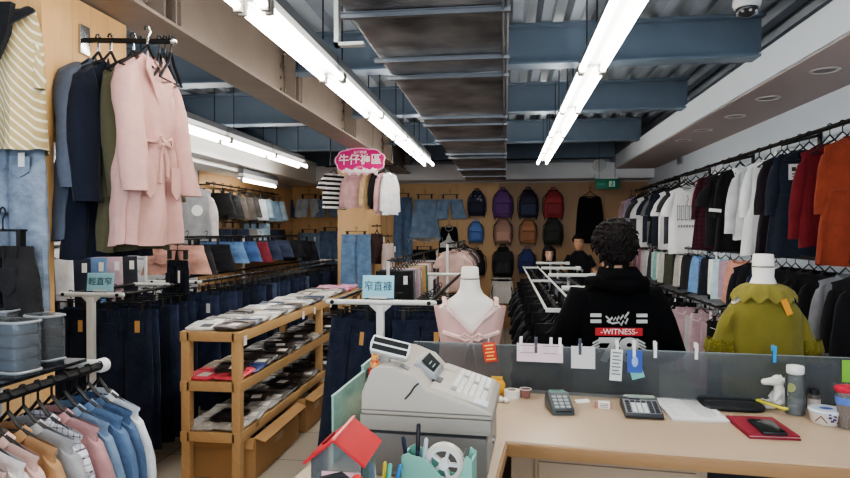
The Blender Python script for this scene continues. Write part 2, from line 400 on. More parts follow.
def garment_parts(kind, var):
    """list of (part name, mesh, role); the first is the garment itself"""
    if (kind, var) in GC: return GC[(kind, var)]
    sd = var * 13 + 5; out = []
    A = lambda n, mb, role='main', **k: out.append((n, mb.mesh(n, **k), role))
    if kind in ('jeans', 'long_jeans'):
        L = .98; A('jeans', jeans_mb(.36, .2, L, .055, sd)); A('waistband', band_mb(.37, .055, -.115), 'main')
        for s in (-1, 1): A('back_pocket', pocket_mb(s * .095, -.032, -.2), 'main')
        if var % 2 == 0: A('swing_tag', MB().box((.11, -.04, -.22), (.035, .003, .08)), 'tag')
    elif kind == 'jeans_slim':
        A('jeans', jeans_mb(.33, .16, .9, .05, sd)); A('waistband', band_mb(.34, .05, -.115), 'main')
        for s in (-1, 1): A('front_pocket', MB().tube([(s * .15, -.03, -.19), (s * .1, -.034, -.21), (s * .07, -.032, -.165)], .004, 5), 'accent')
    elif kind == 'shorts':
        A('shorts', jeans_mb(.36, .3, .26, .07, sd, short=True)); A('waistband', band_mb(.37, .06, -.115), 'main')
        for s in (-1, 1): A('pocket', pocket_mb(s * .09, -.042, -.19, .1, .1), 'main')
    elif kind == 'skirt':
        A('skirt', body_shell(.3, .46, .5, .07, neck=0, dip=0, slope=0, folds=7, seed=sd, z0=-.12)); A('waistband', band_mb(.31, .05, -.115), 'main')
    elif kind == 'tshirt':
        A('shirt_body', body_shell(.40, .42, .6, .07, seed=sd, arm=.015))
        for s in (-1, 1): A('sleeve', sleeve(s, .40, .2, .08, .078, -.13, .03, seed=sd), 'main')
        A('neckband', MB().tube([(.065 * cos(a), -.012 + .018 * sin(a), -.113 - .045 * max(0, -sin(a)) ** .7) for a in [2 * pi * k / 16 for k in range(16)]], .007, 6, True), 'trim')
    elif kind == 'shirt':
        A('shirt_body', body_shell(.38, .40, .6, .07, seed=sd, dip=.04, arm=.01))
        for s in (-1, 1): A('sleeve', sleeve(s, .38, .5, .07, .045, -.14, .035, seed=sd), 'main')
        A('collar', collar_band(.06, .07, -.118), 'trim'); A('buttons', button_row(6, -.19, -.65, -.042), 'accent')
    elif kind == 'dress':
        A('dress_body', body_shell(.38, .50, .78, .08, seed=sd, waist=.035, folds=8, p=1.4, dip=.05))
        for s in (-1, 1): A('sleeve', sleeve(s, .38, .42, .066, .056, -.13, .015, seed=sd), 'main')
        A('collar', collar_band(.06, .07, -.118), 'trim'); A('waist_seam', MB().tube([(.185 * cos(a), .045 * sin(a), -.43) for a in [2 * pi * k / 20 for k in range(20)]], .006, 5, True), 'main')
        A('buttons', button_row(5, -.2, -.42, -.042), 'accent')
    elif kind == 'tank':
        A('tank_body', body_shell(.27, .42, .62, .06, seed=sd, neck=.075, dip=.11, slope=.1, p=.45))
        A('neckband', MB().tube([(.075 * cos(a), -.008 + .016 * sin(a), -.113 - .1 * max(0, -sin(a)) ** .7) for a in [2 * pi * k / 16 for k in range(16)]], .006, 6, True), 'trim')
    elif kind == 'sweater':
        A('sweater_body', body_shell(.42, .42, .58, .09, seed=sd, arm=.01))
        for s in (-1, 1): A('sleeve', sleeve(s, .42, .52, .085, .05, -.14, .03, seed=sd), 'main')
        A('neckband', MB().tube([(.07 * cos(a), -.012 + .02 * sin(a), -.113 - .04 * max(0, -sin(a)) ** .7) for a in [2 * pi * k / 16 for k in range(16)]], .012, 6, True), 'trim')
    elif kind == 'folded':   # trousers folded over the bar of a hanger
        r = random.Random(sd); mb = MB(); rings = []
        for k in range(9):
            u = k / 8; ring = []; hw = .15 + .012 * u
            for j in range(16):
                an = 2 * pi * j / 16
                ring.append((hw * sg(cos(an), .6), (.012 + .022 * min(1, u * 3)) * sg(sin(an), .8) * (1 + .2 * sin(3 * an + sd)), -.09 - .36 * u + .01 * sin(an + sd) * u))
            rings.append(ring)
        mb.loft(rings, True, False); A('trousers', mb)
        A('leg_hem', MB().tube([(-.15, -.02, -.42), (0, -.026, -.425), (.15, -.02, -.42)], .005, 5), 'main')
        A('swing_tag', MB().box((.12, -.038, -.16), (.035, .003, .07)), 'tag')
    elif kind == 'coat':
        A('coat_body', body_shell(.42, .58, .84, .15, slope=.6, neck=.055, seed=sd, waist=.025, folds=9, p=1.2, dip=.1, vneck=True, arm=.01, nz=26, na=56, wr=.02), 'main')
        for s in (-1, 1):
            A('sleeve', sleeve(s, .42, .58, .085, .07, -.115, .05, fwd=-.09, seed=sd, flat=.8, n=18, bend=-.02), 'main')
            A('pocket', pocket_mb(s * .13, -.082, -.6, .11, .15), 'main')
        A('lapels', lapels(.075, -.115, .13, .26), 'main'); A('collar', collar_band(.06, .09, -.125, .035), 'main')
        bl = MB().tube([(.2 * cos(a), .072 * sin(a), -.5) for a in [2 * pi * k / 24 for k in range(24)]], .016, 6, True, .5)
        bl.tube([(0, -.08, -.5), (-.03, -.09, -.56), (-.045, -.09, -.68)], .01, 6); bl.tube([(0, -.08, -.5), (.03, -.09, -.58), (.03, -.09, -.65)], .01, 6); bl.ell((0, -.085, -.5), (.022, .016, .02))
        bl.tube([(0, -.085, -.5), (.05, -.1, -.48), (.055, -.1, -.515), (0, -.085, -.5), (-.05, -.1, -.48), (-.055, -.1, -.515), (0, -.085, -.5)], .008, 6)
        A('belt', bl, 'main'); A('buttons', button_row(4, -.36, -.46, -.075, .008), 'accent')
    GC[(kind, var)] = out
    return out
NAMES = dict(jeans='jeans', long_jeans='jeans', jeans_slim='jeans', shorts='shorts', skirt='skirt', tshirt='tshirt', shirt='shirt', dress='dress', tank='tank_top', sweater='sweater', folded='folded_trousers', coat='coat')
CATS = dict(jeans='jeans', long_jeans='jeans', jeans_slim='jeans', shorts='shorts', skirt='skirt', tshirt='t-shirt', shirt='shirt', dress='dress', tank='top', sweater='sweater', folded='trousers', coat='coat')
def garment(kind, label, loc, rz=0, main=None, trim=None, accent=None, tagm=None, group=None, var=0, scale=(1, 1, 1), name=None, cat=None, skip=()):
    parts = garment_parts(kind, var)
    mats = dict(main=main, trim=trim or main, accent=accent or WHITE, tag=tagm or PAPER)
    root = None
    for n, me, role in parts:
        if n in skip: continue
        if root is None:
            root = put(name or NAMES[kind], me, mats[role], None, loc, (0, 0, rz)); root.scale = scale
            tag(root, label, cat or CATS[kind], group)
        else: put(n, me, mats[role], root)
    return root
HM = {}
def hanger(label, loc, rz=0, clip=False, w=.4, mat=None, group=None, tilt=0):
    k = (clip, w)
    if k not in HM: HM[k] = hanger_mb(w, clip).mesh('hanger')
    o = put('clip_hanger' if clip else 'hanger', HM[k], mat or BLACK, None, loc, (0, tilt, rz))
    return tag(o, label, 'hanger', group)
def hung(kind, label, loc, rz=0, hl=None, hgroup=None, **k):
    """a garment and the hanger that carries it (two things)"""
    g = garment(kind, label, loc, rz, **k)
    hanger(hl, loc, rz, clip=kind in ('jeans', 'long_jeans', 'jeans_slim', 'shorts', 'skirt'), w=.3 if kind in ('jeans', 'jeans_slim', 'shorts', 'skirt', 'folded') else .36, group=hgroup).scale = (min(1, g.scale[0]), 1, min(1, g.scale[2] if g.scale[2] < .9 else 1))
    return g
# ---------------------------------------------------------------- camera, world
cd = bpy.data.cameras.new('camera'); cd.sensor_width = 36; cd.lens = 36 * F / 850; cd.clip_start = .05
cam = bpy.data.objects.new('camera', cd); C.objects.link(cam)
cam.matrix_world = Matrix.Translation(CAM) @ Matrix((RT, UP, -FWD)).transposed().to_4x4()
scene.camera = cam
w = bpy.data.worlds.new('world'); scene.world = w; w.use_nodes = True
w.node_tree.nodes['Background'].inputs[0].default_value = (.8, .9, 1, 1); w.node_tree.nodes['Background'].inputs[1].default_value = 1.0
scene.view_settings.view_transform = 'AgX'; scene.view_settings.look = 'AgX - Medium High Contrast'; scene.view_settings.exposure = EXPO
scene.cycles.use_denoising = True; scene.cycles.max_bounces = 6; scene.cycles.caustics_reflective = False; scene.cycles.caustics_refractive = False
scene.cycles.transparent_max_bounces = 12; scene.cycles.sample_clamp_indirect = 6
# ---------------------------------------------------------------- the room shell
YB, XR, XL, YF = 10.6, 2.33, -3.75, -2.2
def struct(name, mb, mats, label=None, **k):
    o = mb.build(name, mats, None, **k); tag(o, label, None, None, 'structure'); return o
PINE = wood('pine', (226, 186, 132), (204, 156, 100), .115)
PLY = wood('plywood', (214, 178, 134), (192, 154, 110), 1.22, knots=False, gap=.004)
PLY_SHADED = wood('plywood_shaded', (180, 148, 114), (158, 126, 94), 1.22, knots=False, gap=.004)  # same plywood, colour darkened to stand in for dimmer light on the right
SHELFW = wood('shelf_pine', (206, 170, 124), (184, 146, 100), .4, knots=True, gap=0, long='y')
WALLW = plain((206, 208, 214), .8, noise=.02, scale=3); WALLB = plain((218, 228, 238), .8, noise=.02, scale=3)
struct('floor', MB().span((XL, YF, -.1), (XR, YB, 0)), tiles((188, 180, 168), (180, 172, 160), (120, 112, 104), .6), 'pale beige square floor tiles')
struct('wall_back', MB().span((XL - .1, YB, 0), (XR + .1, YB + .1, 3.3)), WALLW, 'white wall above the wood panelling')
struct('trim_1', MB().span((-.1, YB - .025, 0), (XR - .01, YB - .001, 2.45)), PLY_SHADED, 'brown plywood panelling on the back wall')
struct('trim_2', MB().span((XL + .01, YB - .025, 0), (-.1, YB - .001, 2.45)), PLY, 'light plywood panelling on the back wall')
struct('wall_right', MB().span((XR, YF, 0), (XR + .1, YB, 3.3)), WALLB, 'white wall behind the clothes rails')
struct('wall_left', MB().span((XL - .1, YF, 0), (XL, YB, 3.3)), WALLW, 'white left wall')
struct('trim_3', MB().span((XL + .001, 7.2, 0), (XL + .025, YB - .03, 2.38)), PLY, 'plywood panelling on the left wall')
sl = MB()
for k in range(16): sl.span((XL + .001, 4.2, .3 + k * .13), (XL + .02, 7.18, .3 + k * .13 + .115))
struct('trim_4', sl, WALLW, 'white slat board on the left wall', bevel=.004)
wf = MB(); wf.span((XL - .1, YF - .1, 0), (XR + .1, YF, .35)); wf.span((XL - .1, YF - .1, 3.0), (XR + .1, YF, 3.3))
for x_ in (XL, -1.7, .35, XR): wf.span((x_ - .06, YF - .1, .35), (x_ + .06, YF, 3.0))
struct('wall_front', wf, WALLW, 'shop front wall with open window bays')
ld = bpy.data.lights.new('daylight', 'AREA'); ld.shape = 'RECTANGLE'; ld.size = 5.6; ld.size_y = 1.5; ld.energy = DAY; ld.color = (.80, .90, 1.0)
lo = bpy.data.objects.new('daylight', ld); C.objects.link(lo); lo.location = (-.7, YF - .25, 2.1); lo.rotation_euler = (pi / 2 + .42, 0, 0)
# corrugated metal deck
deck = MB(); x = XL - .1; prof = []
while x < XR + .2:
    prof += [(x, 3.16), (x + .07, 3.16), (x + .1, 3.095), (x + .17, 3.095)]; x += .2
deck.loft([[(a, YF - .1, b) for a, b in prof], [(a, YB + .1, b) for a, b in prof]], False, False, closed=False)
STEEL = plain((112, 127, 144), .45, .2, .12, 6); STEELD = plain((62, 74, 90), .5, .3, .12, 6); RUST = plain((150, 136, 126), .55, .25, .14, 5); DECK = plain((156, 164, 174), .4, .25, .12, 6)
struct('ceiling', deck, DECK, 'corrugated metal ceiling deck', smooth=False)
def ibeam(a, b, zb, h, fw, along, mi=0):
    mb = MB(); ft = .016
    for z in (zb, zb + h - ft):
        if along == 'y': mb.span((a[0] - fw / 2, a[1], z), (a[0] + fw / 2, b[1], z + ft))
        else: mb.span((a[0], a[1] - fw / 2, z), (b[0], a[1] + fw / 2, z + ft))
    if along == 'y': mb.span((a[0] - .006, a[1], zb), (a[0] + .006, b[1], zb + h))
    else: mb.span((a[0], a[1] - .006, zb), (b[0], a[1] + .006, zb + h))
    return mb
XB = -1.66
BY = [1.0, 2.75, 4.55, 6.3, 8.35, 10.2]
struct('ceiling_beam', ibeam((XB, YF), (XB, YB), 2.57, .5, .24, 'y'), RUST, 'long brownish steel girder over the racks')
for k, y in enumerate(BY):
    mb = ibeam((XB + .02, y), (1.75, y), 2.8, .29, .16, 'x'); o = struct('ceiling_beam', mb, STEEL if k != 2 else STEEL, 'blue grey steel cross beam')
    struct('ceiling_beam', ibeam((XL, y - .0), (XB - .02, y), 2.74, .33, .16, 'x'), STEEL, 'blue grey steel cross beam on the left')
    st = MB()
    for sx in (-1, 1):
        st.box((XB + .09, y + sx * .05, 2.82), (.02, .012, .46)); st.span((XB + .02, y + sx * .075, 2.6), (XB + .11, y + sx * .08, 3.05))
        for q in range(5): st.lathe([(.014, 0), (.014, .012)], 6, (XB + .03, y + sx * .1 - .006, 2.66 + q * .09), axis='x'); st.lathe([(.014, 0), (.014, .012)], 6, (XB + .012, y + sx * .13, 2.66 + q * .09), axis='x')
    struct('ceiling_beam', st, RUST, 'bolted end plate on the girder')
# soffits
struct('trim_5', MB().span((1.72, YF, 2.62), (XR - .001, YB - .03, 2.83)), [plain((226, 234, 242), .7, noise=.03, scale=4)], 'white boxed soffit along the right wall')
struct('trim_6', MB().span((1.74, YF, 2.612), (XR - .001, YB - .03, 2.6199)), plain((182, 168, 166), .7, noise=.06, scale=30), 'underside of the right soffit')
sf = MB(); sf.span((XL + .03, 4.6, 2.42), (-3.15, YB - .03, 2.78)); sf.span((XL + .03, 4.6, 2.36), (-3.3, 8.2, 2.42))
struct('trim_7', sf, plain((238, 238, 236), .6, noise=.03), 'white boxed soffit along the left wall', bevel=.01)
struct('trim_8', MB().span((XL + .03, YB - .5, 2.47), (XR - .01, YB - .03, 2.72)), plain((232, 232, 234), .6, noise=.03), 'white bulkhead over the back wall')
for k, (px, py) in enumerate([(825, 70), (768, 98), (735, 116), (703, 130), (683, 140)]):
    p = P(px, py, z=2.611); t = T('ceiling_light', f'round recessed downlight in the right soffit, {nth(k)} from the camera end', 'downlight', (p.x, p.y, 2.611), 0, 'downlights in the right soffit')
    MB().lathe([(.085, -.001), (.085, -.006), (.068, -.008), (.064, -.001)], 24, cap=False).build('trim_ring', plain((196, 190, 190), .4), t)
    MB().lathe([(.064, -.003), (.001, -.002)], 24).build('diffuser', plain((150, 138, 136), .5), t)
# ---------------------------------------------------------------- foil duct
t = T('air_duct', 'silver foil covered air duct running along the ceiling', 'duct', (-.305, 0, 2.45))
FOIL = foil()
mb = MB()
for k, y0 in enumerate([-2.0, -.6, .8, 2.2, 3.3, 4.5, 5.6, 6.9, 8.2]):
    y1 = [-.6, .8, 2.2, 3.3, 4.5, 5.6, 6.9, 8.2, 10.0][k]; e = .004 * (k % 3)
    mb.span((-.305 - e, y0 + .004, -e), (.305 + e, y1 - .004, .3))
mb.build('duct_body', FOIL, t, bevel=.012)
ST = plain((128, 130, 134), .35, .85, .1)
for y in (2.35, 2.98, 3.32, 4.5, 4.8, 5.6, 6.6, 6.9, 8.2, 9.2):
    f = MB(); f.span((-.325, y - .012, -.022), (.325, y + .012, -.004)); f.span((-.325, y - .025, -.006), (.325, y + .025, -.003)); pass
    f.build('flange', ST, t)
sm = MB(); sm.tube([(.312, -2, .0), (.312, 10, .0)], .009, 6); sm.tube([(.296, -2, -.014), (.296, 10, -.014)], .006, 6); sm.build('edge_strip', ST, t)
st = MB()
for y in (2.6,):
    st.span((-.42, y - .02, -.05), (-.29, y + .02, -.036)); st.span((-.42, y - .02, -.05), (-.40, y + .02, .62))
    st.build('hanger_strap', WMETAL, t); st = MB()
# ---------------------------------------------------------------- fluorescent lights
TUBE = emis((255, 250, 240), LAMP); HOUS = plain((224, 226, 226), .4, .1, .02); HOUSD = plain((104, 108, 114), .45, .4, .05); SOCK = plain((150, 146, 140), .5)
def fixture(x, y, z, label, group, n=2, L=1.17, side=True):
    t = T('fluorescent_light', label, 'ceiling light', (x, y, z), 0, group)
    hb = MB(); hb.span((-.035, 0, .03), (.035, L, .085)); hb.loft([[(-.05, y_, .02), (-.035, y_, .034), (.035, y_, .034), (.05, y_, .02), (.05, y_, .026), (.035, y_, .05), (-.035, y_, .05), (-.05, y_, .026)] for y_ in (0, L)])
    hb.build('housing', HOUS, t)
    if side: MB().span((-.03, 0, .086), (.03, L, .14)).build('channel', HOUSD, t)
    for s in ((-1, 1) if n == 2 else (0,)):
        MB().tube([(s * .058, .03, 0), (s * .058, L - .03, 0)], .0165, 10).build('tube', TUBE, t)
        for yy in (.014, L - .014): MB().box((s * .058, yy, .006), (.034, .026, .06)).build('socket', SOCK, t, bevel=.004)
    rod = MB()
    for yy in (.2, L - .2): rod.tube([(0, yy, .1), (0, yy, .62)], .005, 5)
    rod.build('rod', DKGREY, t)
for i in range(1, 8): fixture(.49, -1.1 + 1.19 * i, 2.53, f'twin tube fluorescent light right of the foil duct, {nth(i - 1)} in the row', 'twin fluorescent lights right of the duct')
for i in range(1, 8): fixture(-1.03, -1.1 + 1.19 * i, 2.53, f'twin tube fluorescent light between girder and foil duct, {nth(i - 1)} in the row', 'twin fluorescent lights left of the duct')
for i in range(4): fixture(-2.72, 3.4 + 1.19 * i, 2.5, f'twin tube fluorescent light over the left jeans racks, {nth(i)} in the row', 'twin fluorescent lights over the left racks')
fixture(-3.25, 7.35, 2.26, 'single fluorescent tube hung under the left white soffit', None, 1)
p = P(747, 4, z=2.75)
# dome camera, wall speaker, exit sign, wall vent
t = T('dome_camera', 'white dome security camera hanging from the ceiling by the right soffit', 'camera', p)
MB().lathe([(.05, .3), (.05, .06), (.062, .05), (.066, 0), (.06, -.02), (.03, -.03)], 24).build('camera_housing', plain((200, 200, 202), .4), t)
mb = MB().ell((0, 0, -.022), (.052, .052, .045), 20, 10); mb.build('dome', plain((40, 40, 44), .12), t)
mb = MB()
for k in range(8): mb.ell((.045 * cos(k * pi / 4), .045 * sin(k * pi / 4), -.045), (.008, .008, .006), 8, 5)
mb.build('lens_ring', plain((180, 180, 180), .3), t)
p = P(599, 165, y=YB - .52)
t = T('ceiling_speaker', 'round white speaker on the bulkhead above the exit sign', 'speaker', p)
MB().lathe([(.1, 0), (.1, -.03), (.085, -.045), (.01, -.04)], 24, axis='y').build('speaker_case', WHITE, t)
MB().lathe([(.08, -.0445), (.01, -.046)], 24, axis='y').build('grille', plain((196, 196, 198), .6), t)
p = P(607, 184, y=9.9)
t = T('exit_sign', 'green exit sign with white symbol at the top right of the back wall', 'sign', p)
MB().box((0, 0, 0), (.36, .05, .16)).build('sign_case', plain((24, 120, 92), .4), t, bevel=.006)
mb = MB(); mb.box((.07, -.027, 0), (.09, .003, .09)); mb.build('symbol', plain((210, 240, 225), .5), t)
rn = MB(); rn.ell((.08, -.03, .03), (.009, .004, .009)); rn.tube([(.075, -.03, .02), (.07, -.03, -.005), (.085, -.03, -.02), (.08, -.03, -.04)], .005, 5); rn.tube([(.07, -.03, -.005), (.055, -.03, -.035)], .005, 5); rn.tube([(.075, -.03, .015), (.092, -.03, 0)], .004, 5)
rn.build('running_figure', plain((20, 110, 84), .5), t)
MB().box((-.09, -.027, 0), (.12, .003, .03)).build('arrow', plain((60, 150, 120), .5), t)
mb = MB(); mb.span((-.36, -.03, .08), (-.02, .03, .16)); mb.build('sign_back', WHITE, t, loc=(.18, .03, -.01))
mb = MB()
for s in (-1, 1): mb.tube([(s * .12, 0, .08), (s * .12, 0, .75)], .004, 5)
mb.build('rod', DKGREY, t)
p = P(680, 159, x=XR - .012)
t = T('wall_vent', 'small dark vent high on the right wall above the clothes rail', 'vent', p)
MB().box((0, 0, 0), (.022, .22, .14)).build('vent_frame', plain((170, 176, 184), .5), t, bevel=.004)
mb = MB()
for k in range(5): mb.box((-.013, 0, -.045 + k * .022), (.006, .18, .01), (0, .5, 0))
mb.build('vent_louvre', DKGREY, t)
# ---------------------------------------------------------------- pine clad column at the left, second column at the back
struct('wall_column', MB().span((-3.3, 2.10, 0), (-1.70, 2.16, 2.56)), PINE, 'pine boarded partition beside the coats', bevel=.004)
struct('wall_column', MB().span((-1.82, 2.162, 1.97), (-1.74, 2.68, 2.56)), PINE, 'pine boarded header under the girder', bevel=.004)
struct('wall_column', MB().span((-2.13, 7.75, 0), (-1.74, 8.6, 2.56)), PLY, 'plywood clad column under the girder')
# ---------------------------------------------------------------- racks
RAILM = plain((24, 24, 26), .35, .3, .03)
def tube_obj(name, pts, r, m, parent, n=8): return MB().tube(pts, r, n).build(name, m, parent)
def t_rack(label, x, y0, y1, z, half, group=None, arm_back=True, railm=None, post_x=0):
    """double rail gondola with a white T arm at its front end"""
    t = T('clothes_rack', label, 'clothes rack', (x, y0, 0), 0, group)
    for y in ((0, y1 - y0) if arm_back else (0,)):
        MB().span((post_x - .022, y - .022, .03), (post_x + .022, y + .022, z - .02)).build('post', WMETAL, t, bevel=.004)
        a = MB().tube([(-half - .03, y, z), (half + .03, y, z)], .016, 12); a.ell((-half - .03, y, z), (.016, .016, .016)); a.ell((half + .03, y, z), (.016, .016, .016)); a.build('arm', WMETAL, t)
        g = MB()
        for s in (-1, 1): g.add([(post_x, y - .006, z - .08), (post_x + s * .07, y - .006, z - .015), (post_x, y - .006, z - .015), (post_x, y + .006, z - .08), (post_x + s * .07, y + .006, z - .015), (post_x, y + .006, z - .015)], [(0, 1, 2), (3, 5, 4), (0, 3, 4, 1), (1, 4, 5, 2), (2, 5, 3, 0)])
        g.build('gusset', WMETAL, t)
        MB().span((-half, y - .03, 0), (half, y + .03, .03)).build('foot', WMETAL, t, bevel=.006)
    for s in (-1, 1): tube_obj('rail', [(s * half, -.02, z + .0), (s * half, y1 - y0 + .02, z)], .0125, railm or RAILM, t)
    return t
DN = [denim((44, 55, 84)), denim((38, 47, 72)), denim((52, 64, 98)), denim((33, 39, 58)), denim((62, 76, 112))]
BLK = cloth((26, 26, 29)); BLKD = denim((30, 31, 36), .2)
TAGB = plain((196, 150, 92), .8)
# -- left rack nearest the coats
t_rack('white T-armed jeans rack behind the coats, the nearer of the two left racks', -2.80, 3.9, 4.72, 1.18, .20)
LA = 'jeans on the near left rack'
for side, xs, nm in ((-1, -3.0, 'wall-side'), (1, -2.6, 'aisle-side')):
    for i in range(6):
        y = 3.97 + i * .125
        lab = f'{nth(i)} dark jeans from the sign end, {nm} rail of the near left rack'
        hung('jeans', lab, (xs + R.uniform(-.01, .01), y, 1.18), R.uniform(-.12, .12), main=DN[(i * 3 + side) % 4], accent=WHITE, tagm=TAGB if i == 0 else PAPER, group=LA, var=i % 4, skip=() if i < 2 else ('back_pocket', 'swing_tag'),
             hl=f'black clip hanger of the {nth(i)} jeans, {nm} rail of the near left rack', hgroup='clip hangers on the near left rack')
# tall pair hung at the rack's corner
garment('jeans', 'long very dark jeans hanging alone between the two left jeans racks', (-2.63, 4.72, 1.52), -.5, main=denim((26, 30, 44)), group=None, var=2, scale=(.75, 1, 1.22))
hanger('black clip hanger of the lone long jeans between the left racks', (-2.63, 4.72, 1.52), -.5, clip=True, w=.3)
# -- the long left rack
t_rack('long white T-armed jeans rack, running back along the left wall aisle', -2.80, 4.98, 9.3, 1.18, .20)
for i in range(30):
    y = 5.04 + i * .142
    lab = f'{nth(i)} dark jeans from the front end, aisle rail of the long left rack'
    hung('jeans', lab, (-2.60 + R.uniform(-.015, .015), y, 1.18), R.uniform(-.15, .35), main=DN[R.randrange(4)] if i not in (9, 17) else denim((70, 84, 112)), group='jeans on the long left rack', var=i % 4, skip=() if i < 3 else ('back_pocket', 'swing_tag'),
         hl=f'black clip hanger of the {nth(i)} jeans, aisle rail of the long left rack', hgroup='clip hangers on the long left rack')
for i in range(3):
    hung('jeans', f'{nth(i)} dark jeans from the front end, wall rail of the long left rack', (-3.0, 5.05 + i * .15, 1.18), .05, main=DN[i], group='jeans on the wall rail of the long left rack', var=i,
         hl=f'black clip hanger of the {nth(i)} jeans, wall rail of the long left rack', hgroup='clip hangers on the wall rail of the long left rack')
# -- shorts on a higher rail behind that rack
t = T('clothes_rail', 'raised black rail carrying folded shorts behind the long left rack', 'clothes rail', (-3.2, 5.2, 0))
tube_obj('rail', [(0, 0, 1.56), (0, 4.2, 1.56)], .012, RAILM, t)
for y in (0, 2.1, 4.2): tube_obj('post', [(0, y, 0), (0, y, 1.56)], .014, WMETAL, t)
SH = [((196, 140, 124), 'salmon pink'), ((44, 42, 46), 'black'), ((36, 36, 42), 'charcoal black'), ((84, 122, 172), 'mid blue denim'), ((60, 92, 150), 'blue denim'), ((132, 42, 56), 'dark red'), ((52, 62, 92), 'navy denim'), ((58, 70, 98), 'slate blue'), ((44, 48, 58), 'dark grey'), ((38, 40, 48), 'near black'), ((50, 54, 66), 'ink grey')]
for i, (c, nm) in enumerate(SH):
    hung('shorts', f'{nm} shorts on the raised rail behind the long left rack', (-3.1 + .1 * (i < 1), 5.35 + i * .38 + R.uniform(-.06, .06), 1.60), .35 + R.uniform(-.4, .3), main=cloth(c, None, 'denim', 1, .95, .3), var=i % 3, scale=(1.25, 1.9, 1.0 + R.uniform(-.15, .1)), hl=f'black clip hanger of the {nm} shorts behind the long left rack', hgroup=None)
# -- clothes beyond the near rack under the coats: black hangers with a few light garments
t = T('clothes_rail', 'black wall rail crowded with hangers below the hanging coats', 'clothes rail', (-3.35, 4.0, 0))
tube_obj('rail', [(0, -.3, 1.50), (0, .95, 1.50)], .012, RAILM, t); tube_obj('post', [(0, -.3, 0), (0, -.3, 1.5)], .014, RAILM, t); tube_obj('post', [(0, .95, 0), (0, .95, 1.5)], .014, RAILM, t)
UC = [((150, 176, 214), 'pale blue'), ((70, 74, 92), 'slate'), ((220, 222, 226), 'white'), ((46, 52, 70), 'navy'), ((104, 140, 190), 'sky blue'), ((196, 164, 176), 'dusty pink'), ((58, 60, 70), 'charcoal')]
for i, (c, nm) in enumerate(UC):
    hung('folded', f'{nm} folded trousers on the crowded wall rail below the coats', (-3.32 + .03 * i, 3.8 + i * .15, 1.50), .3, main=cloth(c), var=i % 3, hl=f'black hanger of the {nm} trousers below the coats')
# ---------------------------------------------------------------- middle rack
t_rack('white T-armed jeans rack behind the cash register with the blue sign', -.73, 3.6, 6.1, 1.19, .29)
for side, xs, nm in ((-1, -.91, 'left'), (1, -.5, 'right')):
    for i in range(9):
        lab = f'{nth(i)} dark blue jeans from the front, {"shelf" if side < 0 else "till"} side rail of the middle rack'
        jj = hung('jeans', lab, (xs + R.uniform(-.01, .01), 3.7 + i * .14, 1.19), (-.12 if side < 0 else .05) + R.uniform(-.05, .05), main=[denim((40, 49, 74)), denim((36, 43, 64)), denim((46, 56, 84))][i % 3], group='jeans on the middle rack', var=i % 4, tagm=TAGB, scale=(.74 if side < 0 else .9, 1, 1), skip=() if i < 2 else ('back_pocket', 'swing_tag'),
             hl=f'black clip hanger of the {nth(i)} jeans, {"shelf" if side < 0 else "till"} side rail of the middle rack', hgroup='clip hangers on the middle rack')
        if side < 0 and i < 2: jj.rotation_euler.y = .10 - .04 * i
def rail_stand(label, x, y0, y1, z, m=RAILM):
    t = T('clothes_rail', label, 'clothes rail', (x, y0, 0))
    tube_obj('rail', [(0, 0, z), (0, y1 - y0, z)], .012, m, t)
    for y in (0, y1 - y0): tube_obj('post', [(0, y, 0), (0, y, z)], .014, WMETAL, t); MB().span((-.2, y - .02, 0), (.2, y + .02, .025)).build('foot', WMETAL, t, bevel=.005)
    return t
rail_stand('raised rail of folded trousers behind the middle jeans rack', -.95, 5.0, 8.7, 1.37)
TR = [((38, 38, 42), 'black'), ((50, 50, 56), 'charcoal'), ((120, 122, 128), 'grey'), ((176, 150, 164), 'mauve'), ((206, 172, 176), 'pale pink'), ((126, 128, 134), 'mid grey'), ((184, 152, 108), 'tan'), ((214, 156, 70), 'mustard orange'), ((70, 120, 106), 'green'), ((220, 180, 170), 'peach'), ((190, 160, 150), 'rose beige'), ((150, 120, 116), 'brown pink'), ((70, 66, 70), 'dark grey'), ((200, 190, 186), 'cream'), ((96, 88, 92), 'taupe')]
for i, (c, nm) in enumerate(TR):
    hung('folded', f'{nm} folded trousers on the raised rail behind the middle rack', (-.92 + R.uniform(-.01, .01), 5.1 + i * (.12 if i < 8 else .2) + (0 if i < 8 else -.6), 1.37), -.1, main=cloth(c), var=i % 3, hl=f'black hanger of the {nm} trousers behind the middle rack')
rail_stand('far rail of pale tops in front of the backpack wall', -.62, 6.7, 9.3, 1.48)
TP = [((206, 168, 158), 'salmon'), ((150, 110, 104), 'terracotta pink'), ((226, 210, 204), 'cream'), ((176, 130, 122), 'dusty rose'), ((90, 84, 88), 'dark taupe'), ((210, 196, 190), 'oatmeal'), ((60, 58, 62), 'charcoal'), ((150, 120, 112), 'cocoa'), ((44, 44, 48), 'black'), ((70, 66, 72), 'smoke grey'), ((40, 40, 46), 'ink black')]
for i, (c, nm) in enumerate(TP):
    hung('tshirt', f'{nm} top on the far rail before the backpack wall', (-.58 + R.uniform(-.02, .02), 6.8 + i * .22, 1.48), -.15, main=cloth(c), var=i % 3, scale=(.78, 1, .72), hl=f'black hanger of the {nm} top before the backpack wall')
